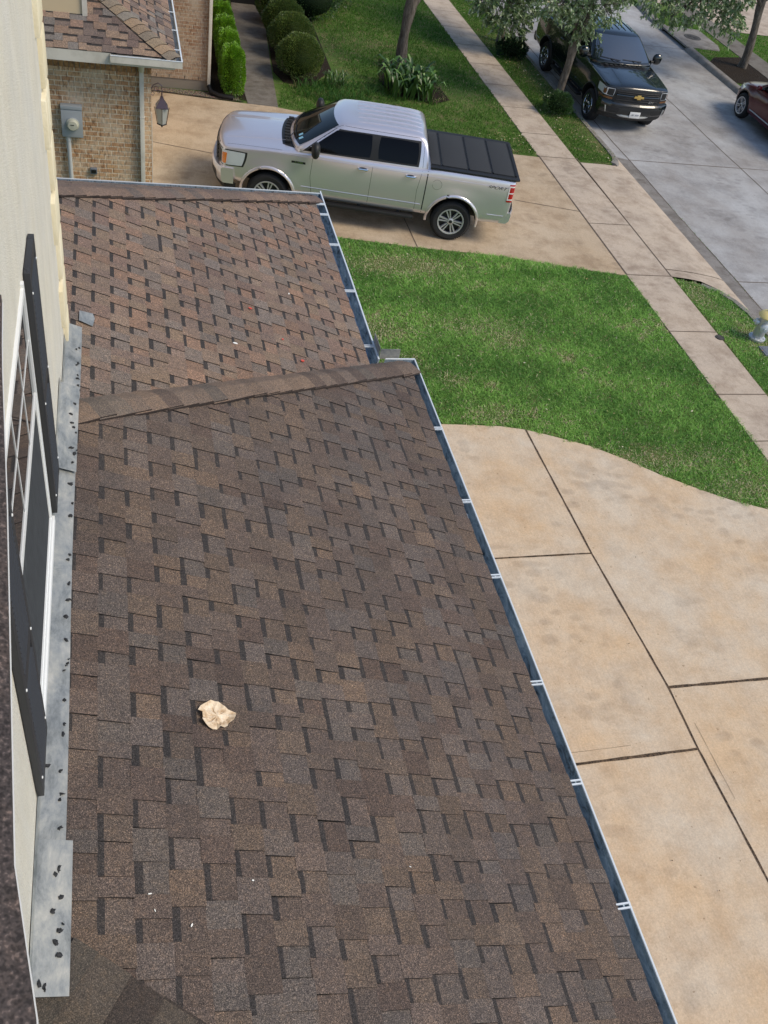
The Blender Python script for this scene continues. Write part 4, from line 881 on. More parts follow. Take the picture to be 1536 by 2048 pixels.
def shrub(name, loc, rad, n, leaf, cols, seed, label, cat='shrub', group=None, box=False, stem=True, lumps=.10, squash=2.0):
    g = np.random.default_rng(seed); root = empty(name, loc); tag(root, label, cat, group)
    d = g.normal(0, 1, (n, 3)); d[:, 2] = np.where(d[:, 2] < -.8, -d[:, 2], d[:, 2]); d /= np.linalg.norm(d, axis=1)[:, None]
    if box: e = 3.6; k = (np.abs(d[:, 0]) ** e + np.abs(d[:, 1]) ** e + np.abs(d[:, 2]) ** e) ** (-1 / e); q = d * k[:, None]
    else: q = d
    f = np.sin(q @ np.array([5.1, 2.3, 3.7]) + seed) * np.sin(q @ np.array([-3.3, 4.9, 2.1])) * lumps
    depth = 1 - np.abs(g.normal(0, .07, n)); P = q * (depth + f)[:, None] * np.array(rad) + np.array([0, 0, rad[2]])
    leaf_cloud('foliage', root, P, d * 1.1, leaf[0], leaf[1], cols, seed, droop=-.25, jitter=.55)
    # twiggy inner body that closes the crown
    b = MB(); b.lathe([(.02, .02)] + [(rad[0] * .76 * math.sin(a), rad[2] * (1 - .80 * math.cos(a))) for a in np.linspace(.35, 2.8, 9)] + [(.01, rad[2] * 1.84)], 'litter', 14, Matrix.Diagonal((1, rad[1] / rad[0], 1, 1)), col=tuple(.30 * c for c in cols[0])); b.build('twigs', root, smooth=True)
    if stem:
        b = MB()
        for k in range(4): a = k * 1.6; b.tube([(0, 0, -.02), (.12 * math.cos(a), .12 * math.sin(a), rad[2] * .6)], [.02, .012], 'bark', 6)
        b.build('stem', root)
    return root
YG = [(.17, .36, .018), (.13, .30, .018), (.22, .42, .028), (.10, .23, .018)]
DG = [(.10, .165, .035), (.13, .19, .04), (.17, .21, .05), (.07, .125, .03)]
hedge_lab = ['bright green clipped hedge block nearest the driveway at the wing corner', 'clipped hedge block second from the driveway beside the front walk', 'clipped hedge block third from the driveway beside the front walk', 'clipped hedge block fourth from the driveway beside the front walk', 'shaded clipped hedge block farthest along the front walk']
for i, (x, y, rx, ry, rz) in enumerate([(3.12, 23.45, .27, .58, .50), (3.15, 24.78, .26, .55, .46), (3.18, 25.95, .26, .52, .44), (3.20, 27.1, .26, .54, .44), (3.22, 28.3, .26, .55, .42)]):
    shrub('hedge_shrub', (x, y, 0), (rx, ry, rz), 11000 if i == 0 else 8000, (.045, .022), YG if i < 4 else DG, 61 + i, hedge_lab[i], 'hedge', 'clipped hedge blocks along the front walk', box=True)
ball_lab = ['round clipped boxwood ball nearest the pickup', 'round clipped boxwood ball second in its row', 'round clipped boxwood ball third in its row', 'round clipped boxwood ball at the dark far end of its row']
for i, (x, y, r) in enumerate([(4.98, 24.75, .60), (4.98, 26.25, .62), (4.95, 27.65, .58), (4.9, 28.95, .58)]):
    shrub('boxwood_shrub', (x, y, 0), (r, r * .98, r * .88), 10500, (.040, .024), DG, 71 + i, ball_lab[i], 'shrub', 'round boxwood balls beside the front walk', lumps=.05)
shrub('azalea_shrub', (6.0, 29.6, 0), (.9, .7, .6), 2500, (.07, .03), [(.03, .07, .02), (.045, .09, .03)], 77, 'loose dark shrub behind the round boxwood balls', lumps=.2)
shrub('holly_shrub', (6.6, 31.2, 0), (1.4, 1.0, .9), 3500, (.07, .03), [(.012, .03, .010), (.02, .045, .015)], 78, 'big dark shrub at the top of the front bed', lumps=.2)
# broad-leaved clump at the foot of the yard tree
def strap_plant(name, loc, n, H, W, seed, label, cols, rad=.5):
    g = random.Random(seed); root = empty(name, loc); tag(root, label, 'leafy plant'); b = MB()
    for k in range(n):
        a = g.uniform(0, 2 * PI); r0 = rad * math.sqrt(g.random()); bx, by = r0 * math.cos(g.uniform(0, 6.28)), r0 * math.sin(g.uniform(0, 6.28)); h = H * g.uniform(.6, 1.15); ln = h * g.uniform(.5, 1.0); w_ = W * g.uniform(.7, 1.2)
        ca, sa = math.cos(a), math.sin(a); rows = []
        for t_ in (0, .25, .5, .75, 1.0):
            out = ln * t_ ** 1.3; up = h * (math.sin(t_ * 2.1) / 1.0) * (1 if t_ < .8 else .96); ww = w_ * (.25 + 1.5 * t_ * (1 - t_) * 1.6) * (1 if t_ < 1 else .1)
            cx, cy = bx + ca * out, by + sa * out; rows.append([(cx - sa * ww / 2, cy + ca * ww / 2, up + ww * .18), (cx, cy, up), (cx + sa * ww / 2, cy - ca * ww / 2, up + ww * .18)])
        c = g.choice(cols); f = g.uniform(.8, 1.25); c = tuple(x * f for x in c)
        b.mesh([p for r in rows for p in r], [(i * 3 + j, i * 3 + j + 1, (i + 1) * 3 + j + 1, (i + 1) * 3 + j) for i in range(4) for j in range(2)], 'leaf', c)
    b.build('leaves', root, smooth=True); c = MB(); c.lathe([(rad * .7, 0), (rad * .5, .06), (0, .09)], 'mulch', 12); c.build('crown_base', root)
strap_plant('cast_iron_plant', (7.85, 24.35, 0), 190, .62, .11, 81, 'broad leaved dark green clump at the foot of the yard tree', [(.05, .12, .025), (.075, .17, .035), (.15, .27, .06), (.035, .085, .02)], .62)
strap_plant('bedding_plant', (5.9, 24.4, 0), 60, .35, .03, 82, 'small lime green tuft between the boxwood and the yard tree', [(.07, .15, .03), (.05, .11, .03)], .3)

def tree(name, loc, trunk, limbs, blobs, nleaf, leaf, cols, seed, label, r0, group=None, cat='tree'):
    """trunk: list of (x, y, z, r); limbs: lists of the same; blobs: (cx, cy, cz, rx, ry, rz) crown masses, all relative to loc"""
    g = np.random.default_rng(seed); rn = random.Random(seed); root = empty(name, loc); tag(root, label, cat, group)
    def smoothpts(pts, k=5):
        out = []; P = [Vector(p[:3]) for p in pts]; R = [p[3] for p in pts]
        for i in range(len(P) - 1):
            p0, p1, p2, p3 = P[max(i - 1, 0)], P[i], P[i + 1], P[min(i + 2, len(P) - 1)]
            for j in range(k):
                t_ = j / k; q = .5 * ((2 * p1) + (p2 - p0) * t_ + (2 * p0 - 5 * p1 + 4 * p2 - p3) * t_ ** 2 + (-p0 + 3 * p1 - 3 * p2 + p3) * t_ ** 3)
                out.append((q, R[i] * (1 - t_) + R[i + 1] * t_))
        out.append((P[-1], R[-1])); return out
    def wobble_tube(b, pts, n=12, amp=.10):
        sp = smoothpts(pts); vs, fs = [], []
        for i, (p, r) in enumerate(sp):
            d = (sp[min(i + 1, len(sp) - 1)][0] - sp[max(i - 1, 0)][0]).normalized(); a = d.cross(Vector((0, 1, .01))).normalized(); c = a.cross(d)
            for k in range(n):
                q = 2 * PI * k / n; rr = r * (1 + amp * math.sin(q * 3 + i * .35 + seed) + amp * .7 * math.sin(q * 2 - i * .8)); vs.append(p + (a * math.cos(q) + c * math.sin(q)) * rr)
        for i in range(len(sp) - 1):
            for k in range(n): fs.append((i * n + k, i * n + (k + 1) % n, (i + 1) * n + (k + 1) % n, (i + 1) * n + k))
        b.mesh(vs, fs, 'bark')
    b = MB(); wobble_tube(b, trunk); b.build('trunk', root, smooth=True, sharp=80)
    b = MB()
    for l in limbs: wobble_tube(b, l, 8, .06)
    top = Vector(trunk[-1][:3])
    P, D = [], []; vol = np.array([bx[3] * bx[4] * bx[5] for bx in blobs]) ** .72; vol = vol / vol.sum(); tw = 16
    for (cx, cy, cz, rx, ry, rz), vf in zip(blobs, vol):
        nc = max(6, int(nleaf * vf / tw)); d = g.normal(0, 1, (nc, 3)); d /= np.linalg.norm(d, axis=1)[:, None]; rr = g.uniform(.30, 1.0, nc) ** .55; c = d * rr[:, None] * np.array([rx, ry, rz]) * (1 + .16 * np.sin(d @ np.array([4.2, 3.1, 5.3]) * 1.7 + seed))[:, None] + np.array([cx, cy, cz])
        for q, dd in zip(c, d):
            tl = g.uniform(.12, .34); tdir = dd * .8 + g.normal(0, .5, 3); tdir[2] -= .45; tdir /= np.linalg.norm(tdir); t_ = g.random(tw)[:, None]
            P.append(q + tdir * t_ * tl + g.normal(0, .012, (tw, 3))); D.append(np.repeat(tdir[None], tw, 0))
            if rn.random() < .35: b.tube([q - tdir * .1, q + tdir * tl], [.006, .002], 'bark', 4, cap=False)
        a0 = Vector((cx, cy, cz)); b.tube([top, top.lerp(a0, .5) + Vector((0, 0, .15)), a0], [.05, .03, .012], 'bark', 6, cap=False)
        for _ in range(5):
            e = a0 + Vector((rn.uniform(-.7, .7) * rx, rn.uniform(-.7, .7) * ry, rn.uniform(-.7, .7) * rz)); b.tube([a0.lerp(top, .2), e], [.022, .006], 'bark', 5, cap=False)
    b.build('branch', root, smooth=True, sharp=80)
    leaf_cloud('crown', root, np.concatenate(P), np.concatenate(D) * .9, leaf[0], leaf[1], cols, seed + 5, droop=.25, jitter=.45)
    return root
OAK = [(.18, .28, .10), (.24, .34, .15), (.35, .44, .24), (.10, .18, .06), (.52, .58, .40)]
# yard tree
tree('yard_tree', (8.02, 26.05, 0), [(0, 0, -.05, .19), (.01, 0, .25, .155), (.0, 0, .9, .13), (.05, .02, 1.65, .15), (.02, .05, 2.6, .10), (-.1, .1, 3.6, .08)],
     [[(.06, .02, 1.55, .09), (.26, .02, 1.95, .085), (.5, .1, 2.8, .07), (.8, .2, 3.8, .05)]],
     [(-.3, .2, 5.2, 1.8, 1.8, 1.3), (1.2, .4, 5.0, 1.6, 1.7, 1.2), (.3, -.2, 6.3, 1.7, 1.7, 1.1)], 9000, (.085, .034), OAK, 91, 'forked grey trunk tree on the shaded lawn behind the silver pickup', .18)
# street tree in front of the dark pickup
tree('street_tree', (12.16, 24.28, 0), [(0, 0, -.05, .12), (.0, 0, .5, .095), (.03, 0, 1.2, .10), (.02, .0, 1.75, .125), (.16, .03, 2.3, .10), (.2, .1, 3.0, .07)],
     [[(.02, 0, 1.7, .07), (-.12, .05, 2.3, .06), (-.3, .1, 3.1, .04)]],
     [(.0, -.22, 2.42, .50, .42, .44), (.50, -.2, 2.66, .40, .4, .34), (-.92, -.25, 2.62, .40, .4, .36), (-.4, -.1, 2.75, .5, .5, .4), (-.2, .35, 3.1, .75, .7, .55), (.35, .3, 3.7, 1.3, 1.2, .8), (.0, .2, 4.5, 1.0, 1.0, .7), (1.0, .3, 3.15, .5, .6, .42), (.02, -.1, 2.05, .26, .26, .26)], 24000, (.095, .040), OAK, 92,
     'street tree in the curb strip, its trunk in front of the dark pickup', .12, 'street trees along the curbs')
# next street tree, drooping low over the strip
tree('street_tree', (12.15, 29.5, 0), [(0, 0, -.05, .12), (.0, 0, .8, .10), (.02, 0, 1.6, .10), (-.03, -.05, 2.6, .08)],
     [[(0, 0, 1.4, .06), (-.25, -.5, 1.9, .05), (-.45, -1.1, 2.0, .03)]],
     [(-.65, -1.2, 1.35, .72, .55, .58), (-.15, -1.2, .78, .42, .35, .42), (-1.2, -1.2, 1.55, .45, .4, .36), (.1, -1.1, 1.5, .6, .5, .55), (-.2, -1.0, 2.2, .9, .8, .6), (-.05, -.5, 2.9, 1.1, 1.0, .7), (.1, .2, 3.6, 1.2, 1.2, .7)], 24000, (.115, .048), OAK, 93,
     'street tree whose leafy branches droop low left of the dark pickup', .12, 'street trees along the curbs')
# tree across the street
tree('street_tree', (21.1, 29.55, 0), [(0, 0, -.05, .17), (.0, 0, .4, .135), (-.12, 0, 1.2, .12), (-.26, .0, 2.0, .13), (-.3, 0, 3.2, .09)],
     [[(-.22, 0, 1.85, .07), (-.8, -.3, 2.3, .06), (-2.0, -.9, 2.6, .045), (-3.2, -1.3, 2.4, .03), (-4.3, -1.5, 2.2, .015)], [(-.26, 0, 2.0, .05), (.35, -.05, 2.5, .04), (.9, -.1, 2.9, .02)]],
     [(-2.5, -1.5, 1.92, .62, .6, .42), (-3.65, -1.5, 1.95, .68, .6, .38), (-4.75, -1.5, 2.12, .55, .6, .36), (-2.3, -1.4, 2.45, .7, .7, .45), (-4.35, -1.55, 1.68, .32, .35, .24), (-2.1, -1.6, 1.62, .30, .35, .27), (-3.3, -1.2, 2.7, 1.5, 1.0, .5), (-2.0, -.6, 3.5, 1.7, 1.6, .7), (.5, 0, 3.8, 1.6, 1.6, .7), (-.4, .2, 4.6, 1.8, 1.8, .7)], 32000, (.125, .052), OAK, 94,
     'tree in a mulch bed behind the far curb, branches spread over the street', .16, 'street trees along the curbs')
shrub('skirt_shrub', (12.02, 23.86, 0), (.40, .36, .27), 2600, (.060, .024), [(.035, .08, .02), (.05, .11, .03), (.08, .15, .05)], 95, 'low leafy shrub at the foot of the street tree by the dark pickup', lumps=.14)
shrub('skirt_shrub', (12.05, 28.1, 0), (.45, .4, .26), 2000, (.09, .034), [(.010, .035, .014), (.018, .05, .022)], 96, 'dark low shrub under the drooping street tree', lumps=.14)

# ------------------------------------------------------------------ hydrant, lids
hy_ = empty('fire_hydrant', (12.32, 13.06, 0)); tag(hy_, 'silver fire hydrant with a yellow bonnet in the curb strip', 'fire hydrant')
b = MB(); b.lathe([(.155, .0), (.165, .02), (.165, .055), (.15, .062), (.105, .065), (.105, .10), (.112, .13), (.112, .48), (.125, .485), (.125, .515), (.10, .52)], 'hydrant_silver', 26)
for k in range(8): a = 2 * PI * k / 8; b.lathe([(.016, .06), (.016, .078), (0, .08)], 'hydrant_silver2', 6, Matrix.Translation((.137 * math.cos(a), .137 * math.sin(a), 0)))
b.build('barrel', hy_, smooth=True, sharp=35)
b = MB(); b.lathe([(.17, .515), (.178, .53), (.165, .555), (.12, .60), (.06, .63), (.03, .64), (.03, .68), (.0, .685)], 'hydrant_yellow', 28); b.build('bonnet', hy_, smooth=True, sharp=35)
for a, r, z, L in ((-.35, .065, .37, .10), (PI - .35, .065, .37, .10), (-PI / 2 - .35, .085, .33, .11)):
    b = MB(); M = Matrix.Translation((0, 0, z)) @ Matrix.Rotation(a, 4, 'Z') @ Matrix.Rotation(PI / 2, 4, 'Y')
    b.lathe([(r * .75, .09), (r * .75, .12), (r, .122), (r, .12 + L * .5), (r * .8, .12 + L * .6), (.022, .125 + L * .6), (.022, .125 + L * .9), (0, .125 + L * .9)], 'hydrant_silver2', 16, M); b.build('nozzle_cap', hy_, smooth=True, sharp=35)
b = MB(); b.box(-.22, .22, -.15, .15, -.02, .035, 'lid_grey'); b.box(-.18, .18, -.11, .11, .035, .040, 'lid_grey'); o = b.build('water_meter_cover', bevel=.01); o.location = (12.42, 12.62, 0)
tag(o, 'flat grey water meter lid in the grass in front of the hydrant', 'meter lid')
b = MB(); b.lathe([(0, .034), (.055, .034), (.06, .028), (.068, .036), (.085, .034), (.09, .0)], 'cast_iron', 18); o = b.build('valve_cover', smooth=True, sharp=30); o.location = (11.50, 13.06, -.005)
tag(o, 'small round valve lid at the sidewalk edge across from the hydrant', 'valve lid')
# ------------------------------------------------------------------ vehicles (local: x forward, y left, z up)
def evaluated_mesh(o):
    bpy.context.view_layer.update(); return bpy.data.meshes.new_from_object(o.evaluated_get(bpy.context.evaluated_depsgraph_get()))
def loft(secs, mat, sub=2, deform=None, cuts=(), inner=None):
    """secs: list of (x, [(y, z), ...]) half sections from bottom centre to top centre; mirrored, closed, smoothed, cut"""
    n = len(secs[0][1]); V, F = [], []; full = 2 * n - 2
    for x, h in secs:
        V += [(x, y, z) for y, z in h] + [(x, -y, z) for y, z in h[-2:0:-1]]
    for i in range(len(secs) - 1):
        for k in range(full): F.append((i * full + k, i * full + (k + 1) % full, (i + 1) * full + (k + 1) % full, (i + 1) * full + k))
    for base, rev in ((0, True), ((len(secs) - 1) * full, False)):   # caps as strips of quads
        for k in range(n - 1):
            a, b_ = base + k, base + k + 1; c, d = base + (full - k - 1) % full, base + (full - k) % full
            q = [a, b_] + ([c] if c != b_ else []) + ([d] if d != a else []); F.append(tuple(q if rev else q[::-1]))
    me = bpy.data.meshes.new('tmp'); me.from_pydata(V, [], F); bm = bmesh.new(); bm.from_mesh(me); bmesh.ops.recalc_face_normals(bm, faces=bm.faces); bm.to_mesh(me); bm.free()
    o = bpy.data.objects.new('tmp_body', me); SC.collection.objects.link(o)
    s = o.modifiers.new('s', 'SUBSURF'); s.levels = sub; s.render_levels = sub
    m2 = evaluated_mesh(o); o.modifiers.clear(); o.data = m2
    if deform:
        for v in m2.vertices: v.co = deform(v.co)
    cutters = []
    for c in cuts:
        co = c.build('tmp_cut', merge=True); cutters.append(co); md = o.modifiers.new('b', 'BOOLEAN'); md.operation = 'DIFFERENCE'; md.solver = 'EXACT'; md.object = co
    if cuts: m3 = evaluated_mesh(o); o.modifiers.clear(); o.data = m3
    me = o.data.copy(); bpy.data.objects.remove(o)
    for c in cutters: bpy.data.objects.remove(c)
    me.materials.clear(); me.materials.append(MATS[mat]); me.polygons.foreach_set('material_index', [0] * len(me.polygons))
    if inner:
        me.materials.append(MATS['trim_black'])
        for p in me.polygons:
            if inner(p.center, p.normal): p.material_index = 1
    me.shade_smooth(); me.set_sharp_from_angle(angle=math.radians(32)); return me
def bvh_of(me): return BVHTree.FromPolygons([v.co.copy() for v in me.vertices], [tuple(p.vertices) for p in me.polygons])
def hit(bvh, p, d):
    d = Vector(d).normalized(); p0 = Vector(p); p = p0 - d * 1.5; r = bvh.ray_cast(p, d, 4.0)
    if r[0] is None and abs(d.y) > .9:
        r = bvh.find_nearest(Vector((p0.x, .93, p0.z))); return (r[0], Vector((0, 1, 0)))
    return (r[0], (r[1] if r[1].dot(d) < 0 else -r[1])) if r[0] is not None else (None, None)
def panel(mb, bvh, corners, d, mat, nu=10, nv=8, off=.004, rnd=.25, skirt=.012, mirror=False):
    """a thin shell lying on the body: corners a(0,0) b(1,0) c(1,1) d(0,1) projected along d"""
    A_, B_, C_, D_ = (Vector(c) for c in corners)
    for sg in ((1, -1) if mirror else (1,)):
        P = []; ok = True
        for j in range(nv + 1):
            for i in range(nu + 1):
                u, v = 2 * i / nu - 1, 2 * j / nv - 1; uu, vv = u * math.sqrt(1 - rnd * v * v / 2), v * math.sqrt(1 - rnd * u * u / 2); k = math.sqrt(1 - rnd / 2) if 0 else 1
                s, t_ = (uu + 1) / 2, (vv + 1) / 2; q = A_.lerp(B_, s).lerp(D_.lerp(C_, s), t_); h, nn = hit(bvh, q, d)
                if h is None: h, nn = q, -Vector(d).normalized()
                P.append((h + nn * off, h - nn * (skirt - off)))
        W = nu + 1; top = [Vector((a.x, a.y * sg, a.z)) for a, _ in P]; bot = [Vector((b_.x, b_.y * sg, b_.z)) for _, b_ in P]
        edge = [i for i in range(W)] + [j * W + nu for j in range(1, nv + 1)] + [nv * W + i for i in range(nu - 1, -1, -1)] + [j * W for j in range(nv - 1, 0, -1)]
        V = top + [bot[e] for e in edge]; F = [(j * W + i, j * W + i + 1, (j + 1) * W + i + 1, (j + 1) * W + i) for j in range(nv) for i in range(nu)]; E_ = len(edge)
        F += [(edge[k], W * (nv + 1) + k, W * (nv + 1) + (k + 1) % E_, edge[(k + 1) % E_]) for k in range(E_)]
        mb.mesh(V, F, mat)
    return mb
def seam(mb, bvh, pts, d, mat='seam', w_=.006, off=.0012, mirror=True, step=.06):
    pts = [Vector(p) for p in pts]; out = []
    for a, c in zip(pts, pts[1:]):
        n = max(1, int((c - a).length / step))
        for i in range(n): out.append(a.lerp(c, i / n))
    out.append(pts[-1]); hs_ = [hit(bvh, q, d) for q in out]; hs_ = [(h, nn) for h, nn in hs_ if h is not None]
    for sg in ((1, -1) if mirror else (1,)):
        prev = None
        for i, (h, nn) in enumerate(hs_):
            t_ = (hs_[min(i + 1, len(hs_) - 1)][0] - hs_[max(i - 1, 0)][0])
            if t_.length < 1e-6: continue
            s = t_.normalized().cross(nn).normalized() * w_ / 2; l, r = h + s + nn * off, h - s + nn * off; l, r = Vector((l.x, l.y * sg, l.z)), Vector((r.x, r.y * sg, r.z))
            if prev: mb.face([prev[0], l, r, prev[1]], mat)
            prev = (l, r)
def wheel_parts(R, W, rim, style, spokes, face_mat):
    """returns meshes (tyre, rim) round the local y axis, outer face towards +y"""
    M = Matrix.Rotation(-PI / 2, 4, 'X'); t_ = MB()
    t_.lathe([(rim - .01, -W / 2 + .02), (rim + .02, -W / 2), (R - .05, -W / 2 - .004), (R - .012, -W / 2 + .03), (R, -W / 2 + .06), (R, W / 2 - .06), (R - .012, W / 2 - .03), (R - .05, W / 2 + .004), (rim + .02, W / 2), (rim - .005, W / 2 - .015)], 'tyre', 44, M, cap=False)
    n = 60                                        # tread blocks
    for k in range(n):
        a = 2 * PI * k / n; Q = Matrix.Rotation(a, 4, 'Y')
        for y0, y1 in ((-W / 2 + .045, -.045), (-.035, .035), (.045, W / 2 - .045)): t_.box(-R * PI / n * .72, R * PI / n * .72, y0, y1, R - .004, R + .004, 'tyre', Q)
    r = MB()
    r.lathe([(rim, -W / 2 + .03), (rim - .005, W / 2 - .02), (rim + .008, W / 2 - .008), (rim + .004, W / 2 + .002), (rim - .018, W / 2 - .002), (rim - .024, W / 2 - .03)], face_mat, 44, M, cap=False)
    r.lathe([(rim - .02, W / 2 - .09), (0, W / 2 - .085)], 'alloy_dark', 32, M)
    for k in range(spokes):
        Q = Matrix.Rotation(2 * PI * k / spokes, 4, 'Y')
        def sp(off_, w0, w1, mat, y):
            x0, x1 = .045, rim - .012; y0, y1 = y - .012, y - .002
            r.mesh([Q @ Vector(p) for p in ((off_ * .35 - w0, y0 - .05, x0), (off_ * .35 + w0, y0 - .05, x0), (off_ + w1, y1 - .05, x1), (off_ - w1, y1 - .05, x1), (off_ * .35 - w0 * .8, y0, x0), (off_ * .35 + w0 * .8, y0, x0), (off_ + w1 * .8, y1, x1), (off_ - w1 * .8, y1, x1))],
                   [(0, 1, 2, 3), (4, 5, 6, 7), (0, 1, 5, 4), (1, 2, 6, 5), (2, 3, 7, 6), (3, 0, 4, 7)], mat)
        if style == 'split': sp(.036, .013, .017, face_mat, W / 2 - .012); sp(-.036, .013, .017, face_mat, W / 2 - .012); sp(0, .02, .022, 'alloy_dark', W / 2 - .026)
        else: sp(0, .030, .046, face_mat, W / 2 - .012); sp(0, .012, .016, 'alloy_dark', W / 2 - .0105)
    r.lathe([(.062, W / 2 - .06), (.062, W / 2 - .016), (.045, W / 2 - .008), (.034, W / 2 - .006)], face_mat, 20, M); r.lathe([(.034, W / 2 - .02), (.034, W / 2 - .002), (0, W / 2 - .001)], 'trim_black', 20, M)
    return t_, r
def add_wheels(car, R, W, rim, fx, rx, ty, style, spokes, mat, steer=0.0):
    t_, r = wheel_parts(R, W, rim, style, spokes, mat); first = None
    for (x, s) in ((fx, 1), (fx, -1), (rx, 1), (rx, -1)):
        if first is None:
            wh = t_.build('wheel', car, smooth=True, sharp=30); rm = r.build('rim', wh, smooth=True, sharp=25); first = (wh, rm)
        else:
            wh = first[0].copy(); SC.collection.objects.link(wh); wh.parent = car; rm = first[1].copy(); SC.collection.objects.link(rm); rm.parent = wh
        wh.location = (x, ty * s, R); wh.rotation_euler = (0, random.uniform(0, 1) if not first else .4 * x, (0 if s > 0 else PI) + (steer if x == fx else 0))
def cyl_cut(x, z, r, y0, y1):
    c = MB(); c.lathe([(r, y0), (r, y1)], 'seam', 40, Matrix.Translation((x, 0, z)) @ Matrix.Rotation(-PI / 2, 4, 'X')); return c
def box_cut(*a): c = MB(); c.box(*a, 'seam'); return c

def pickup(kind):
    """kind: 'silver' crew cab with a folded hard cover, or 'dark' crew cab with an open bed"""
    S = kind == 'silver'; paint = 'silver_paint' if S else 'black_paint'; R = .405 if S else .40; CX = .40 if S else .24; FX, RX = (2.02, -1.68) if S else (1.98, -1.66)
    car = empty('pickup_truck'); hd = 1.30 if S else 1.27
    NX_ = .26 if S else 0.0
    def sec(x, w_, zb, zt, dome=0.0, sh=.05):
        d = dome; return (x, [(0, zb), (w_ - .16, zb), (w_ - .05, zb + .015), (w_ - .012, zb + .10), (w_, zb + .26), (w_ + .004, (zb + zt) / 2 + .04), (w_ - .006, zt - .22), (w_ - .02 - (.0 if dome else .01), zt - sh * (.8 if dome else 1)), (w_ - (.035 if dome else .06), zt - .010), (w_ - (.085 if dome else .14), zt), (.54, zt + d * .25), (.44, zt + d), (0, zt + d * 1.2)])
    zr_ = 1.41 if S else 1.40
    secs = [sec(-2.86, .93, .56, zr_ - .03), sec(-2.84, .965, .50, zr_ - .01), sec(-2.70, .985, .47, zr_), sec(-1.9, .99, .45, zr_), sec(-1.06, .99, .45, zr_), sec(-1.02, .99, .44, 1.36), sec(-.2, .99, .44, 1.355), sec(.7, .99, .44, 1.35), sec(1.15, .985, .44, 1.335, .005), sec(1.5, .98, .46, hd + .02, .035), sec(2.0, .975, .48, hd - .01, .045), sec(2.4 + NX_, .965, .52, hd - .05, .045), sec(2.66 + NX_, .955, .56, hd - .07, .035, .07), sec(2.79 + NX_, .95, .58, hd - .10, .02, .07), sec(2.815 + NX_, .93, .60, hd - .15, 0, .06)]
    def deform(p):
        x, y, z = p
        if x > 1.9: x -= (.19 if S else .16) * (min(1, (x - 1.9) / .8)) * abs(y) ** 2.6 * 1.0
        if x < -2.6: x += .05 * abs(y) ** 3
        # slight tumblehome and flared arches
        for ax in (FX, RX):
            r_ = math.hypot(x - ax, z - R)
            if abs(y) > .85 and .45 < r_ < .72 and z > .35: y += math.copysign(.020 * (1 - abs(r_ - .53) / .19 if abs(r_ - .53) < .19 else 0), y)
        return Vector((x, y, z))
    cuts = []
    for ax in (FX, RX):
        cuts += [cyl_cut(ax, R + .02, .50, .60, 1.2), cyl_cut(ax, R + .02, .50, -1.2, -.60)]
    if not S: cuts.append(box_cut(-2.78, -1.10, -.80, .80, .80, 2.0))
    def inner(c, n):
        for ax in (FX, RX):
            if math.hypot(c.x - ax, c.z - R - .02) < .515 and abs(c.y) < 1.02: return True
        return (not S) and -2.80 < c.x < -1.08 and abs(c.y) < .81 and c.z < 1.39 and c.z > .7
    me = loft(secs, paint, 2, deform, cuts, inner); body = link(me, 'body', car); me.name = 'body'; bb = bvh_of(me)
    # greenhouse
    yz = lambda z: .935 - (z - 1.34) * .44
    def gsec(x, zt, zb=1.28, crown=.035, e=.06):
        return (x, [(0, zb), (yz(1.34) - .04, zb), (yz(1.34), zb + .02), (yz(min(zt - e, 1.45)) if zt > 1.5 else yz(1.36), min(1.45, zb + (zt - zb) * .5)), (yz((1.4 + zt) / 2) if zt > 1.5 else yz(1.36), max((1.4 + zt) / 2 - .02, zb + (zt - zb) * .7)), (yz(zt - e * .8), zt - e * .8), (yz(zt) - .035, zt - .008), (yz(zt) - .12, zt + .006), (0, zt + crown)])
    gs = [gsec(1.30, 1.36, crown=.015, e=.02), gsec(1.22, 1.40, crown=.02, e=.03), gsec(.85, 1.625), gsec(.46, 1.845), gsec(.30, 1.895), gsec(.0, 1.915), gsec(-.45, 1.915), gsec(-.80, 1.90), gsec(-.93, 1.86), gsec(-1.0, 1.70), gsec(-1.03, 1.42, crown=.01), gsec(-1.04, 1.36, crown=.005, e=.02)]
    def gdef(p):
        x, y, z = p
        if x > -.02: x += CX * min(1, (x + .02) / .35)
        if x > .1: x -= .20 * min(1, (x - .1) / .9) * abs(y) ** 2.2
        return Vector((x, y, z))
    gm = loft(gs, paint, 2, gdef); cab = link(gm, 'cab', car); gm.name = 'cab'; gb_ = bvh_of(gm)
    glass = 'auto_glass' if S else 'sky_glass'
    b = MB(); panel(b, gb_, [(1.2, -.84, 1.405), (1.2, .84, 1.405), (.5, .665, 1.845), (.5, -.665, 1.845)], (-1, 0, 0), glass, 18, 12, .004, .12); b.build('windshield', car, smooth=True, sharp=50)
    L = (0, -1, 0)
    def side(nm, c, mat='tint_glass', rnd_=.13, off=.0045, bv=gb_, par=car, nu=10, nv=8):
        for sg in (1, -1):
            q = MB(); panel(q, bv, [(x, 2.0, z) for x, z in c], L, mat, nu, nv, off, rnd_)
            q.v = [(x, y * sg, z) for x, y, z in q.v]; q.build(nm, par, smooth=True, sharp=50)
    side('window_surround', [(-.86, 1.375), (1.03 + CX, 1.355), (.42 + CX, 1.80), (-.84, 1.815)], 'trim_black', .05, .002, nu=20)
    side('front_window', [(.10, 1.405), (.95 + CX, 1.37), (.40 + CX, 1.775), (.11, 1.79)])
    side('rear_window', [(-.82, 1.405), (-.03, 1.405), (-.03, 1.79), (-.80, 1.785)], rnd_=.2)
    b = MB(); panel(b, gb_, [(-1.2, .66, 1.46), (-1.2, -.66, 1.46), (-1.2, -.60, 1.80), (-1.2, .60, 1.80)], (1, 0, 0), 'tint_glass', 10, 6, .004, .15); b.build('back_window', car, smooth=True)
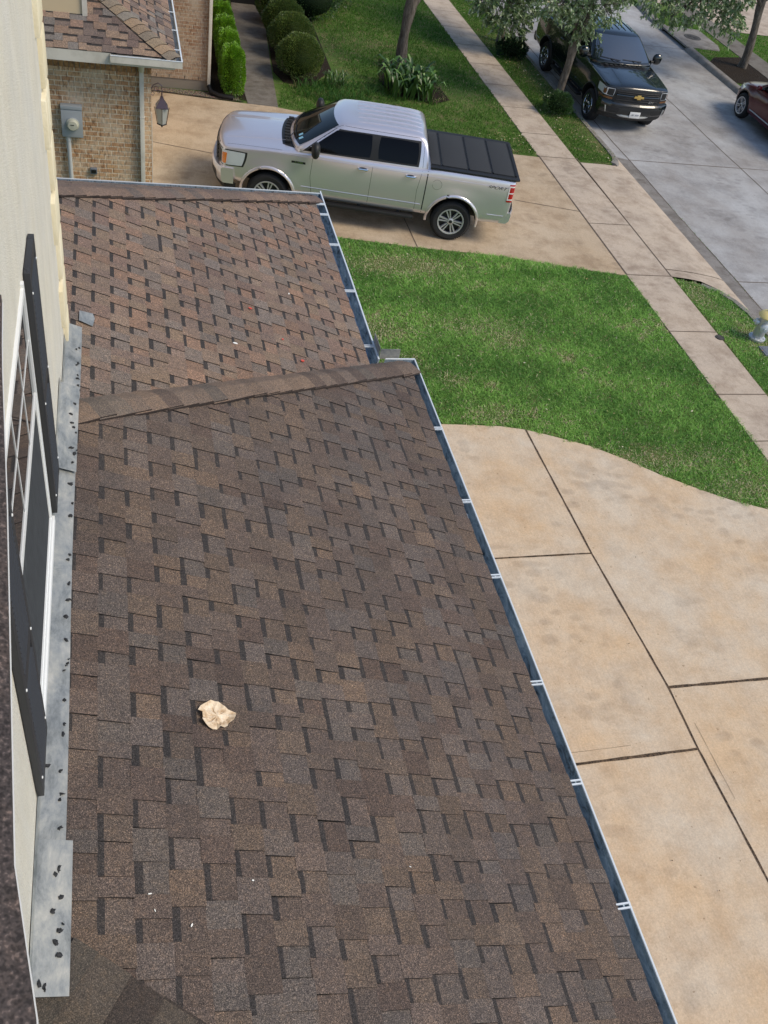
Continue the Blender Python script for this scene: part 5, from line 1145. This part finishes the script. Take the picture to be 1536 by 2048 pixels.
    b = MB()                                  # long beads pressed in the roof
    for y in (-.50, -.30, -.10, .10, .30, .50):
        pts = []
        for i in range(13):
            x = .42 - i * .105; h, nn = hit(gb_, (x, y, 3), (0, 0, -1)); e = min(1, min(i, 12 - i) / 1.5)
            if h: pts.append(h + nn * (.008 * e - .004))
        b.tube(pts, .015, paint, 8)
    b.build('roof_bead', car, smooth=True)
    # cowl, wipers
    b = MB(); panel(b, bb, [(1.18 + CX, -.80, 2), (1.18 + CX, .80, 2), (1.46 + CX, .66, 2), (1.46 + CX, -.66, 2)], (0, 0, -1), 'trim_black', 14, 5, .005, .1)
    for v_i, v in enumerate(b.v): x, y, z = v; b.v[v_i] = (x - .13 * abs(y) ** 2, y, z)
    for k in range(9): y = -.56 + .14 * k; b.box(1.30 + CX - .13 * y * y, 1.40 + CX - .13 * y * y, y - .045, y + .045, 1.335, hd + .075, 'seam')
    b.build('cowl', car)
    b = MB()
    for y0, y1 in ((.55, -.05), (-.12, -.70)):
        pts = []
        for i in range(7):
            t_ = i / 6; y = y0 + (y1 - y0) * t_; h, nn = hit(gb_, (2, y, 1.425 + .02 * t_), (-1, 0, 0)); pts.append(h + nn * .018 if h else Vector((1.1 + CX, y, 1.43)))
        b.tube(pts, .007, 'trim_black', 6); b.tube([pts[3], pts[1] + Vector((.10, .02, -.02)), Vector((1.30 + CX, y0 - .02, 1.385))], .009, 'trim_black', 6)
    b.build('wiper', car)
    # seams of doors, hood, bed, fuel flap
    b = MB()
    seam(b, bb, [(1.16, 2, .52), (1.22, 2, .9), (1.20, 2, 1.30)], L); seam(b, bb, [(.05, 2, .50), (.04, 2, 1.33)], L); seam(b, bb, [(-.96, 2, .50), (-.80, 2, .62), (-.88, 2, 1.0), (-.90, 2, 1.33)], L) if 0 else seam(b, bb, [(-.90, 2, .50), (-.88, 2, .95), (-.93, 2, 1.33)], L)
    seam(b, bb, [(-.92, 2, .50), (1.16, 2, .50)], L); seam(b, bb, [(-1.045, 2, .46), (-1.045, 2, 1.345)], L, w_=.022)
    seam(b, gb_, [(.05, 2, 1.37), (.04, 2, 1.86)], L, w_=.005); seam(b, gb_, [(-.93, 2, 1.37), (-.90, 2, 1.78), (-.78, 2, 1.855), (.30 + CX, 2, 1.855), (.50 + CX, 2, 1.77), (1.08 + CX, 2, 1.40)], L, w_=.006)
    seam(b, bb, [(1.40 + CX, .90, 2), (2.2, .86, 2), (2.58 + NX_, .80, 2)], (0, 0, -1), w_=.007)
    seam(b, bb, [(-2.80, 2, .62), (-2.80, 2, 1.36)], L, w_=.008)
    if S: seam(b, bb, [(-1.26 + .095 * math.cos(a), 2, 1.12 + .095 * math.sin(a)) for a in np.linspace(.5, 6.2, 16)], L, w_=.004, step=.03)
    b.build('panel_gap', car)
    b = MB()                                  # character lines
    for z, r_ in ((.68, .010), (1.26, .006)):
        for sg in (1, -1):
            pts = []
            for i in range(30):
                x = -2.7 + i * .17
                if math.hypot(x - FX, z - R) < .60 or math.hypot(x - RX, z - R) < .60 or x > 2.2: 
                    if len(pts) > 2: b.tube(pts, r_, paint, 6)
                    pts = []; continue
                h, nn = hit(bb, (x, 2, z), L)
                if h: p_ = h - nn * (r_ * .45); pts.append(Vector((p_.x, p_.y * sg, p_.z)))
            if len(pts) > 2: b.tube(pts, r_, paint, 6)
    for yy, x0_, x1_ in ((.47, 1.52 if S else 1.5, 2.66 + NX_),):
        for sg in (1, -1):
            pts = []
            for i in range(14):
                x = x0_ + (x1_ - x0_) * i / 13; h, nn = hit(bb, (x, yy + .05 * i / 13, 3), (0, 0, -1))
                if h: p_ = h - nn * .006; pts.append(Vector((p_.x, p_.y * sg, p_.z)))
            b.tube(pts, .011, paint, 8)
    b.build('crease', car, smooth=True)
    # wheel-arch mouldings
    for ax in (FX, RX):
        for sg in (1, -1):
            b = MB(); pts = []
            for a in np.linspace(-.15, PI + .15, 27):
                x, z = ax + .525 * math.cos(a), R + .02 + .525 * math.sin(a); h, nn = hit(bb, (x, 2, z), L)
                y = h.y if h else .97
                pts.append(Vector((x, (y + .002) * sg, z)))
            b.tube(pts, .030, paint if S else 'trim_black', 8); o = b.build('fender_flare', car, smooth=True)
    # handles and mirrors
    for sg in (1, -1):
        for x in (.22, -.72):
            h, nn = hit(bb, (x, 2, 1.20), L); y = (h.y if h else .97) * sg; b = MB()
            b.lathe([(0, -.012), (.07, -.008), (.075, .0015), (0, .003)], 'seam', 16, Matrix.Translation((x, y, 1.20)) @ Matrix.Rotation(-PI / 2 * sg, 4, 'X') @ Matrix.Diagonal((1.15, .45, 1, 1)))
            b.tube([(x + .10, y + .002 * sg, 1.205), (x + .085, y + .035 * sg, 1.207), (x - .085, y + .035 * sg, 1.207), (x - .10, y + .002 * sg, 1.205)], [.016, .022, .022, .016], 'chrome' if S else paint, 8); b.build('door_handle', car, smooth=True)
        b = MB(); MX0 = .30; mc = Matrix.Translation((.86 + MX0, 1.13 * sg, 1.475))
        prof_ = [(0, -.13), (.065, -.12), (.10, -.08), (.112, 0), (.105, .08), (.07, .13), (0, .145)]
        b.lathe(prof_, 'trim_black' if S else paint, 18, mc @ Matrix.Diagonal((.75, 1.25, 1.05, 1)))
        b.tube([(.90 + MX0, .93 * sg, 1.40), (.88 + MX0, 1.02 * sg, 1.41), (.87 + MX0, 1.12 * sg, 1.43)], [.045, .035, .03], 'trim_black', 10)
        o = b.build('mirror', car, smooth=True, sharp=70)
        b = MB(); b.prism([(1.05 * sg, 1.40), (1.21 * sg, 1.40), (1.22 * sg, 1.55), (1.06 * sg, 1.56)], -.798 - MX0, -.795 - MX0, 'chrome', Matrix(((0, 0, -1, 0), (1, 0, 0, 0), (0, 1, 0, 0), (0, 0, 0, 1)))); b.build('mirror_glass', o)
    # running boards
    for sg in (1, -1):
        b = MB(); ya, yb = sorted((.90 * sg, 1.06 * sg)); b.box(-.90, 1.28, ya, yb, .37, .43, 'trim_black')
        for x in (-.6, .2, 1.0): b.box(x - .03, x + .03, *sorted((.7 * sg, .92 * sg)), .39, .46, 'trim_black')
        b.build('running_board', car, bevel=.015)
    # bumpers as swept bars
    def bumper(name, x0, bow, yw, secx, mat, n=19, rot=1):
        b = MB(); k = len(secx); V, F = [], []
        for i in range(n):
            y = -yw + 2 * yw * i / (n - 1); e = abs(y) / yw
            for dx, z in secx: V.append(((x0 + dx - bow * e ** 2.6 - .05 * max(0, e - .86) * 7 * .3) * rot, y, z + .02 * e ** 4))
        for i in range(n - 1):
            for j in range(k): F.append((i * k + j, i * k + (j + 1) % k, (i + 1) * k + (j + 1) % k, (i + 1) * k + j))
        F += [tuple(range(k)), tuple(range((n - 1) * k, n * k))]; b.mesh(V, F, mat); return b.build(name, car, smooth=True, sharp=38)
    fb = bumper('front_bumper', 2.80 + NX_, .24 if S else .20, .985, [(-.12, .50), (.08, .50), (.12, .56), (.125, .66), (.13, .76), (.10, .80), (-.12, .80)], 'silver_paint' if S else paint)
    bumper('front_valance', 2.76 + NX_, .25, .95, [(-.12, .36), (.06, .36), (.11, .42), (.11, .50), (-.12, .50)], 'trim_black')
    bumper('rear_bumper', 2.82, .10, .96, [(-.06, .50), (.08, .50), (.14, .56), (.15, .68), (.13, .73), (-.06, .73)], 'silver_paint' if S else 'trim_black', rot=-1)
    bumper('bumper_step', 2.85, .10, .90, [(.02, .731), (.10, .731), (.10, .742), (.02, .742)], 'trim_black', rot=-1)
    fm = bvh_of(fb.data)
    b = MB()
    for sg in (1, -1):
        q = MB(); panel(q, fm, [(3.1, .50, .55), (3.1, .84, .56), (3.1, .80, .70), (3.1, .46, .67)], (-1, 0, 0), 'trim_black', 8, 5, .004, .3); q.v = [(x, y * sg, z) for x, y, z in q.v]; b.mesh(q.v, q.f, 'trim_black')
    b.build('fog_recess', car, smooth=True, sharp=50)
    # grille and lamps
    b = MB(); panel(b, bb, [(3.2, -.70, .76), (3.2, .70, .76), (3.2, .68, hd - .11), (3.2, -.68, hd - .11)], (-1, 0, 0), 'trim_black', 16, 8, .006, .1); b.build('grille', car, smooth=True, sharp=50)
    b = MB()
    for z in ((.86, .94, 1.02, 1.10) if S else (.87, .92, 1.03, 1.08)):
        pts = []
        for i in range(13):
            y = -.62 + i * 1.24 / 12; h, nn = hit(bb, (3, y, z), (-1, 0, 0))
            if h: pts.append(h + nn * .014)
        if len(pts) > 2: b.tube(pts, .016 if S else .009, 'trim_black' if S else 'alloy_dark', 6)
    if not S:
        pts = [hit(bb, (3, -.64 + i * 1.28 / 12, .985), (-1, 0, 0)) for i in range(13)]; b.tube([h + nn * .012 for h, nn in pts if h], .030, paint, 8)
        pts = [hit(bb, (3, -.64 + i * 1.28 / 12, .805), (-1, 0, 0)) for i in range(13)]; b.tube([h + nn * .012 for h, nn in pts if h], .012, 'alloy_dark', 8)
    b.build('grille_bar', car, smooth=True)
    hz0, hz1 = (.86, hd - .155) if S else (.92, hd - .15)
    for sg in (1, -1):
        d = (-.80, -.60, 0)
        def lampanel(c, mat, off, nm, par, rnd_=.15):
            q = MB(); panel(q, bb, c, d, mat, 10, 6, off, rnd_); q.v = [(x, y * sg, z) for x, y, z in q.v]; return q.build(nm, par, smooth=True, sharp=50)
        lampanel([(2.70 + NX_, .645, hz0 - .02), (2.33 + NX_, 1.04, hz0 + .01), (2.26 + NX_, 1.02, hz1 + .02), (2.70 + NX_, .625, hz1 + .02)], 'trim_black', .003, 'lamp_surround', car)
        hl = lampanel([(2.68 + NX_, .66, hz0), (2.34 + NX_, 1.02, hz0 + .03), (2.28 + NX_, 1.00, hz1), (2.68 + NX_, .64, hz1)], 'clear_lens', .006, 'headlight', car)
        lampanel([(2.68 + NX_, .67, hz0 + .01), (2.56 + NX_, .79, hz0 + .02), (2.56 + NX_, .78, hz1 - .02), (2.68 + NX_, .66, hz1 - .01)], 'trim_black', .009, 'lamp_housing', hl)
        lampanel([(2.545 + NX_, .81, hz0 + .04), (2.48 + NX_, .875, hz0 + .04), (2.48 + NX_, .87, hz1 - .04), (2.545 + NX_, .80, hz1 - .05)], 'amber_lens' if S else 'dim_amber', .009, 'turn_signal', hl)
        if not S: lampanel([(2.68, .67, hz0 - .075), (2.40, .97, hz0 - .055), (2.40, .96, hz0 - .02), (2.68, .66, hz0 - .03)], 'dim_amber', .006, 'marker_lamp', car)
        q = MB(); panel(q, bb, [(-2.85, 2, .98), (-2.68, 2, .98), (-2.69, 2, 1.33), (-2.85, 2, 1.33)], L, 'red_lens', 6, 8, .007, .1); q.v = [(x, y * sg, z) for x, y, z in q.v]; tl_ = q.build('taillight', car, smooth=True, sharp=50)
        q = MB()
        for c in (((-2.705, 1.02), (-2.685, 1.02), (-2.685, 1.30), (-2.705, 1.30)), ((-2.82, 1.275), (-2.705, 1.275), (-2.705, 1.30), (-2.82, 1.30)), ((-2.82, 1.02), (-2.705, 1.02), (-2.705, 1.045), (-2.82, 1.045)), ((-2.80, 1.15), (-2.705, 1.15), (-2.705, 1.17), (-2.80, 1.17))):
            panel(q, bb, [(x, 2, z) for x, z in c], L, 'white_lens', 4, 4, .010, .0)
        q.v = [(x, y * sg, z) for x, y, z in q.v]; q.build('lamp_outline', tl_)
    b = MB(); panel(b, bb, [(-3, .80, .74), (-3, -.80, .74), (-3, -.80, 1.34), (-3, .80, 1.34)], (1, 0, 0), paint, 10, 8, .006, .06); b.build('tailgate', car, smooth=True, sharp=50)
    b = MB(); b.box(-2.6, 2.3, -.55, .55, .40, .62, 'trim_black'); b.tube([(FX, -.7, R), (FX, .7, R)], .06, 'trim_black'); b.tube([(RX, -.7, R), (RX, .7, R)], .06, 'trim_black'); b.build('chassis', car)
    if S:
        b = MB()                              # folded hard cover: rails and four panels
        for sg in (1, -1): b.box(-2.84, -1.08, *sorted((.80 * sg, .945 * sg)), 1.402, 1.432, 'trim_black')
        b.box(-2.87, -2.79, -.92, .92, 1.400, 1.430, 'trim_black'); b.build('bed_rail', car, bevel=.008)
        xs = [-1.07, -1.30, -1.84, -2.32, -2.79]
        for a, c in zip(xs, xs[1:]):
            b = MB(); b.box(c + .022, a - .022, -.80, .80, 1.425, 1.448, 'tonneau'); o = b.build('cover_panel', car, bevel=.006)
            q = MB()
            for xx in (c + .014, c - .012): q.box(xx - .008, xx + .008, -.79, .79, 1.436, 1.452, 'trim_black')
            q.build('hinge_rail', o)
        side('stripe_badge', [(1.33, 1.115), (1.60, 1.115), (1.60, 1.155), (1.33, 1.155)], 'trim_black', .0, .003, bb, car, 4, 3)
        TX = Matrix(((-1, 0, 0, 0), (0, 0, 1, 0), (0, 1, 0, 0), (0, 0, 0, 1)))
        h, nn = hit(bb, (1.46, 2, 1.135), L); text_mesh('F-150', .045, 'chrome', Matrix.Translation((1.46, h.y + .006, 1.135)) @ TX, 'fender_badge', car, extrude=.001, sx=1.5)
        h, nn = hit(bb, (-2.44, 2, 1.235), L); text_mesh('SPORT', .085, 'decal_grey', Matrix.Translation((-2.44, h.y + .004, 1.235)) @ Matrix.Rotation(-.05, 4, 'X') @ TX, 'side_lettering', car, shear=.45, extrude=.001, sx=1.5)
        h, nn = hit(bb, (3, 0, 1.0), (-1, 0, 0)); b = MB(); b.lathe([(0, 0), (.115, 0), (.12, .006), (.11, .016), (0, .018)], 'plate_ink', 24, Matrix.Translation((h.x + .02, 0, 1.0)) @ Matrix.Rotation(PI / 2, 4, 'Y') @ Matrix.Diagonal((.42, 1, 1, 1))); b.build('oval_badge', car, smooth=True)
        b = MB()                              # stickers low on the windscreen, driver side
        for y, z in ((.60, 1.46), (.47, 1.475)): panel(b, gb_, [(2, y - .035, z - .02), (2, y + .035, z - .02), (2, y + .035, z + .025), (2, y - .035, z + .025)], (-1, 0, 0), 'sticker_and_glint', 2, 2, .006, 0)
        b.build('sticker_and_glint', car)
    else:
        b = MB(); b.box(-2.80, -1.08, .80, .90, 1.385, 1.415, 'trim_black'); b.box(-2.80, -1.08, -.90, -.80, 1.385, 1.415, 'trim_black'); b.box(-2.84, -2.80, -.88, .88, 1.37, 1.405, 'trim_black'); b.build('bed_rail', car, bevel=.01)
        # gold cross emblem, grille lettering, plate and skid strip
        h, nn = hit(bb, (3, 0, .985), (-1, 0, 0)); b = MB(); fx_ = h.x + .045
        MX = Matrix(((0, 0, 1, fx_), (1, 0, 0, 0), (0, 1, 0, .985), (0, 0, 0, 1)))
        b.prism([(-.15, -.028), (-.055, -.028), (-.048, -.058), (.062, -.058), (.055, -.028), (.15, -.028), (.135, .028), (.05, .028), (.045, .058), (-.065, .058), (-.06, .028), (-.135, .028)], 0, .012, 'gold', MX); b.build('cross_emblem', car, bevel=.003)
        h, nn = hit(bb, (3, .42, .87), (-1, 0, 0)); text_mesh('Z71', .075, 'pale_metal', Matrix.Translation((h.x + .03, .42, .865)) @ Matrix(((0, 0, 1, 0), (1, 0, 0, 0), (0, 1, 0, 0), (0, 0, 0, 1))), 'grille_lettering', car, extrude=.003, sx=1.3)
        b = MB(); px = 2.805 + .13
        b.box(px, px + .006, -.155, .155, .47, .63, 'plate_white'); pl_ = b.build('license_plate', car, bevel=.003)
        text_mesh('LBF 3829', .062, 'plate_ink', Matrix.Translation((px + .0075, 0, .545)) @ Matrix(((0, 0, 1, 0), (1, 0, 0, 0), (0, 1, 0, 0), (0, 0, 0, 1))), 'plate_lettering', pl_, extrude=.0008)
        bumper('bumper_skid', 2.795, .20, .62, [(.06, .445), (.11, .445), (.135, .475), (.128, .51), (.06, .51)], 'pale_metal')
        for sg in (1, -1):
            b = MB(); h, nn = hit(fm, (3, .86, .62), (-1, 0, 0)); h = h or Vector((2.65, .86, .62)); b.tube([(h.x + .01, (.88) * sg, .70), (h.x + .02, .84 * sg, .54)], [.022, .010], 'pale_metal', 6); b.build('tow_trim', car)
    add_wheels(car, R, .27, .262, FX, RX, .855, 'split' if S else 'plain', 6, 'alloy' if S else 'chrome')
    return car
silver = pickup('silver'); silver.location = (5.37, 17.72, 0.008); silver.rotation_euler = (0, 0, PI - .20)
tag(silver, 'silver crew-cab pickup with a black folding bed cover parked on the tan driveway', 'pickup truck')
dark = pickup('dark'); dark.location = (13.92, 25.98, ST); dark.rotation_euler = (0, 0, -PI / 2)
tag(dark, 'glossy black crew-cab pickup with a gold cross emblem parked at the curb', 'pickup truck')
# things lying in the open bed
def loose(mb, name, label, cat, loc, rz=0, **kw):
    o = mb.build(name, **kw); o.location = loc; o.rotation_euler = (0, 0, rz); return tag(o, label, cat)
b = MB(); b.box(-.05, .05, -1.5, 1.3, 0, .045, 'wood'); o = loose(b, 'timber_board', 'long pale board sticking out over the tail of the black pickup', 'board', (13.24, 28.35, 1.42), .05, bevel=.004); o.rotation_euler = (-.06, 0, .05)
b = MB(); b.box(-.04, .04, -.9, .9, 0, .05, 'pale_metal'); o = loose(b, 'metal_rail', 'grey metal rail lying along the near side of the black pickup bed', 'metal rail', (13.12, 27.9, 1.31), .02)
b = MB(); b.lathe([(.10, 0), (.14, .0), (.16, .34), (.165, .35), (.15, .35), (.13, .02), (0, .02)], 'teal_plastic', 20); o = loose(b, 'teal_bucket', 'teal bucket standing in the open bed of the black pickup', 'bucket', (13.44, 27.35, .70), smooth=True, sharp=40)
ld = empty('step_ladder', (14.07, 28.3, .95), .2); tag(ld, 'pale metal step ladder lying in the black pickup bed', 'ladder')
b = MB(); b.box(-.22, -.18, -.9, .9, .3, .36, 'pale_metal'); b.box(.18, .22, -.9, .9, .3, .36, 'pale_metal'); b.build('rail', ld)
b = MB()
for k in range(6): b.box(-.18, .18, -.8 + k * .3, -.74 + k * .3, .31, .34, 'pale_metal')
b.build('rung', ld)

# red crossover, only its front corner reaches into the picture
def crossover():
    car = empty('red_car'); R = .345; FX, RX = 1.36, -1.34; paint = 'red_paint'
    def sec(x, w_, zb, zt, sh=.06): return (x, [(0, zb), (w_ - .16, zb), (w_ - .05, zb + .01), (w_ - .015, zb + .10), (w_, zb + .26), (w_ - .005, (zb + zt) / 2 + .06), (w_ - .03, zt - .18), (w_ - .07, zt - sh), (w_ - .13, zt - .012), (w_ - .25, zt + .01), (0, zt + .04)])
    secs = [sec(-2.28, .76, .42, .86), sec(-2.24, .84, .34, .98), sec(-1.9, .90, .28, 1.04), sec(-1.2, .915, .26, 1.06), sec(-.3, .915, .26, 1.05), sec(.6, .915, .26, 1.02), sec(1.1, .91, .26, .99), sec(1.6, .90, .28, .93), sec(2.0, .86, .30, .85), sec(2.18, .80, .34, .76), sec(2.25, .72, .40, .68)]
    def deform(p):
        x, y, z = p
        if x > 1.3: x -= .55 * min(1, (x - 1.3) / .9) * abs(y) ** 3
        for ax in (FX, RX):
            r_ = math.hypot(x - ax, z - R)
            if abs(y) > .72 and .36 < r_ < .60 and z > .3: y += math.copysign(.022 * max(0, 1 - abs(r_ - .46) / .14), y)
        return Vector((x, y, z))
    cuts = []
    for ax in (FX, RX): cuts += [cyl_cut(ax, R + .01, .405, .58, 1.2), cyl_cut(ax, R + .01, .405, -1.2, -.58)]
    me = loft(secs, paint, 2, deform, cuts, lambda c, n: any(math.hypot(c.x - ax, c.z - R - .01) < .415 for ax in (FX, RX))); link(me, 'body', car); bb = bvh_of(me)
    yz = lambda z: .86 - (z - 1.0) * .42
    def gsec(x, zt, zb=.92, e=.05): return (x, [(0, zb), (yz(1.0) - .03, zb), (yz(1.0), zb + .04), (yz((1.0 + zt) / 2), (1.0 + zt) / 2), (yz(zt - e), zt - e), (yz(zt) - .05, zt - .005), (yz(zt) - .15, zt + .01), (0, zt + .03)])
    gs = [gsec(1.22, 1.01, e=.01), gsec(1.1, 1.06, e=.02), gsec(.7, 1.32), gsec(.3, 1.56), gsec(.05, 1.61), (gsec(-.8, 1.62)), gsec(-1.5, 1.56), gsec(-1.85, 1.44), gsec(-2.05, 1.15), gsec(-2.1, 1.03, e=.01)]
    gm = loft(gs, paint, 2, lambda p: Vector((p.x - .2 * max(0, min(1, (p.x - .1) / .5)) * abs(p.y) ** 2, p.y, p.z))); link(gm, 'cabin', car); gb_ = bvh_of(gm)
    b = MB(); panel(b, gb_, [(1.4, -.76, 1.05), (1.4, .76, 1.05), (.5, .60, 1.52), (.5, -.60, 1.52)], (-1, 0, 0), 'auto_glass', 14, 10, .004, .12); b.build('windshield', car, smooth=True)
    for c in ([(-.02, 1.04), (.80, 1.04), (.22, 1.50), (-.0, 1.52)], [(-.95, 1.05), (-.07, 1.04), (-.05, 1.52), (-.9, 1.52)], [(-1.62, 1.12), (-1.02, 1.08), (-.98, 1.50), (-1.40, 1.46)]):
        for sg in (1, -1): q = MB(); panel(q, gb_, [(x, 2, z) for x, z in c], (0, -1, 0), 'tint_glass', 8, 6, .004, .12); q.v = [(x, y * sg, z) for x, y, z in q.v]; q.build('side_window', car, smooth=True)
    b = MB()
    for c in ([(.93, 2, .42), (.93, 2, .98)], [(-.04, 2, .38), (-.04, 2, 1.0)], [(-.95, 2, .55), (-.92, 2, 1.0)]): seam(b, bb, c, (0, -1, 0))
    b.build('panel_gap', car)
    for sg in (1, -1):
        q = MB(); panel(q, bb, [(2.2, .50, .66), (1.75, .95, .70), (1.65, .95, .82), (2.1, .50, .76)], (-.7, -.7, 0), 'clear_lens', 8, 5, .005, .2); q.v = [(x, y * sg, z) for x, y, z in q.v]; q.build('headlight', car, smooth=True)
        h, nn = hit(bb, (0, 2, .44), (0, -1, 0)); b = MB(); pts = [hit(bb, (x, 2, .42), (0, -1, 0))[0] for x in np.linspace(-.85, .85, 8)]; b.tube([Vector((p.x, (p.y + .004) * sg, p.z)) for p in pts if p], .018, 'pale_metal', 6); b.build('sill_trim', car, smooth=True)
        b = MB(); b.lathe([(0, -.07), (.06, -.05), (.08, 0), (.055, .06), (0, .075)], paint, 14, Matrix.Translation((.72, .98 * sg, 1.08)) @ Matrix.Diagonal((.8, 1.2, 1, 1))); b.tube([(.75, .84 * sg, 1.02), (.73, .95 * sg, 1.06)], .03, 'trim_black'); b.build('mirror', car, smooth=True)
        b = MB(); b.tube([(.08, .905 * sg, .86), (.02, .925 * sg, .865), (-.0, .905 * sg, .86)], .012, paint, 6); b.build('door_handle', car)
        q = MB(); panel(q, bb, [(-2.3, 2, .80), (-2.0, 2, .82), (-1.95, 2, .96), (-2.2, 2, .96)], (0, -1, 0), 'red_lens', 6, 5, .005, .2); q.v = [(x, y * sg, z) for x, y, z in q.v]; q.build('taillight', car, smooth=True)
    b = MB(); panel(b, bb, [(3, -.5, .42), (3, .5, .42), (3, .5, .62), (3, -.5, .62)], (-1, 0, 0), 'trim_black', 10, 5, .004, .2); b.build('grille', car, smooth=True)
    b = MB(); panel(b, gb_, [(2, .50, 1.10), (2, .62, 1.10), (2, .60, 1.18), (2, .48, 1.18)], (-1, 0, 0), 'sticker_and_glint', 2, 2, .006, 0); b.build('sticker_and_glint', car)  # pale blue reflection in the windscreen, painted as a small panel
    b = MB(); b.box(-1.9, 1.9, -.5, .5, .24, .40, 'trim_black'); b.build('underbody', car)
    add_wheels(car, R, .225, .235, FX, RX, .80, 'plain', 5, 'alloy'); return car
red = crossover(); red.location = (19.45, 23.85, ST); red.rotation_euler = (0, 0, PI / 2)
tag(red, 'dark red car with silver wheels parked at the far curb, cut off by the frame', 'car')
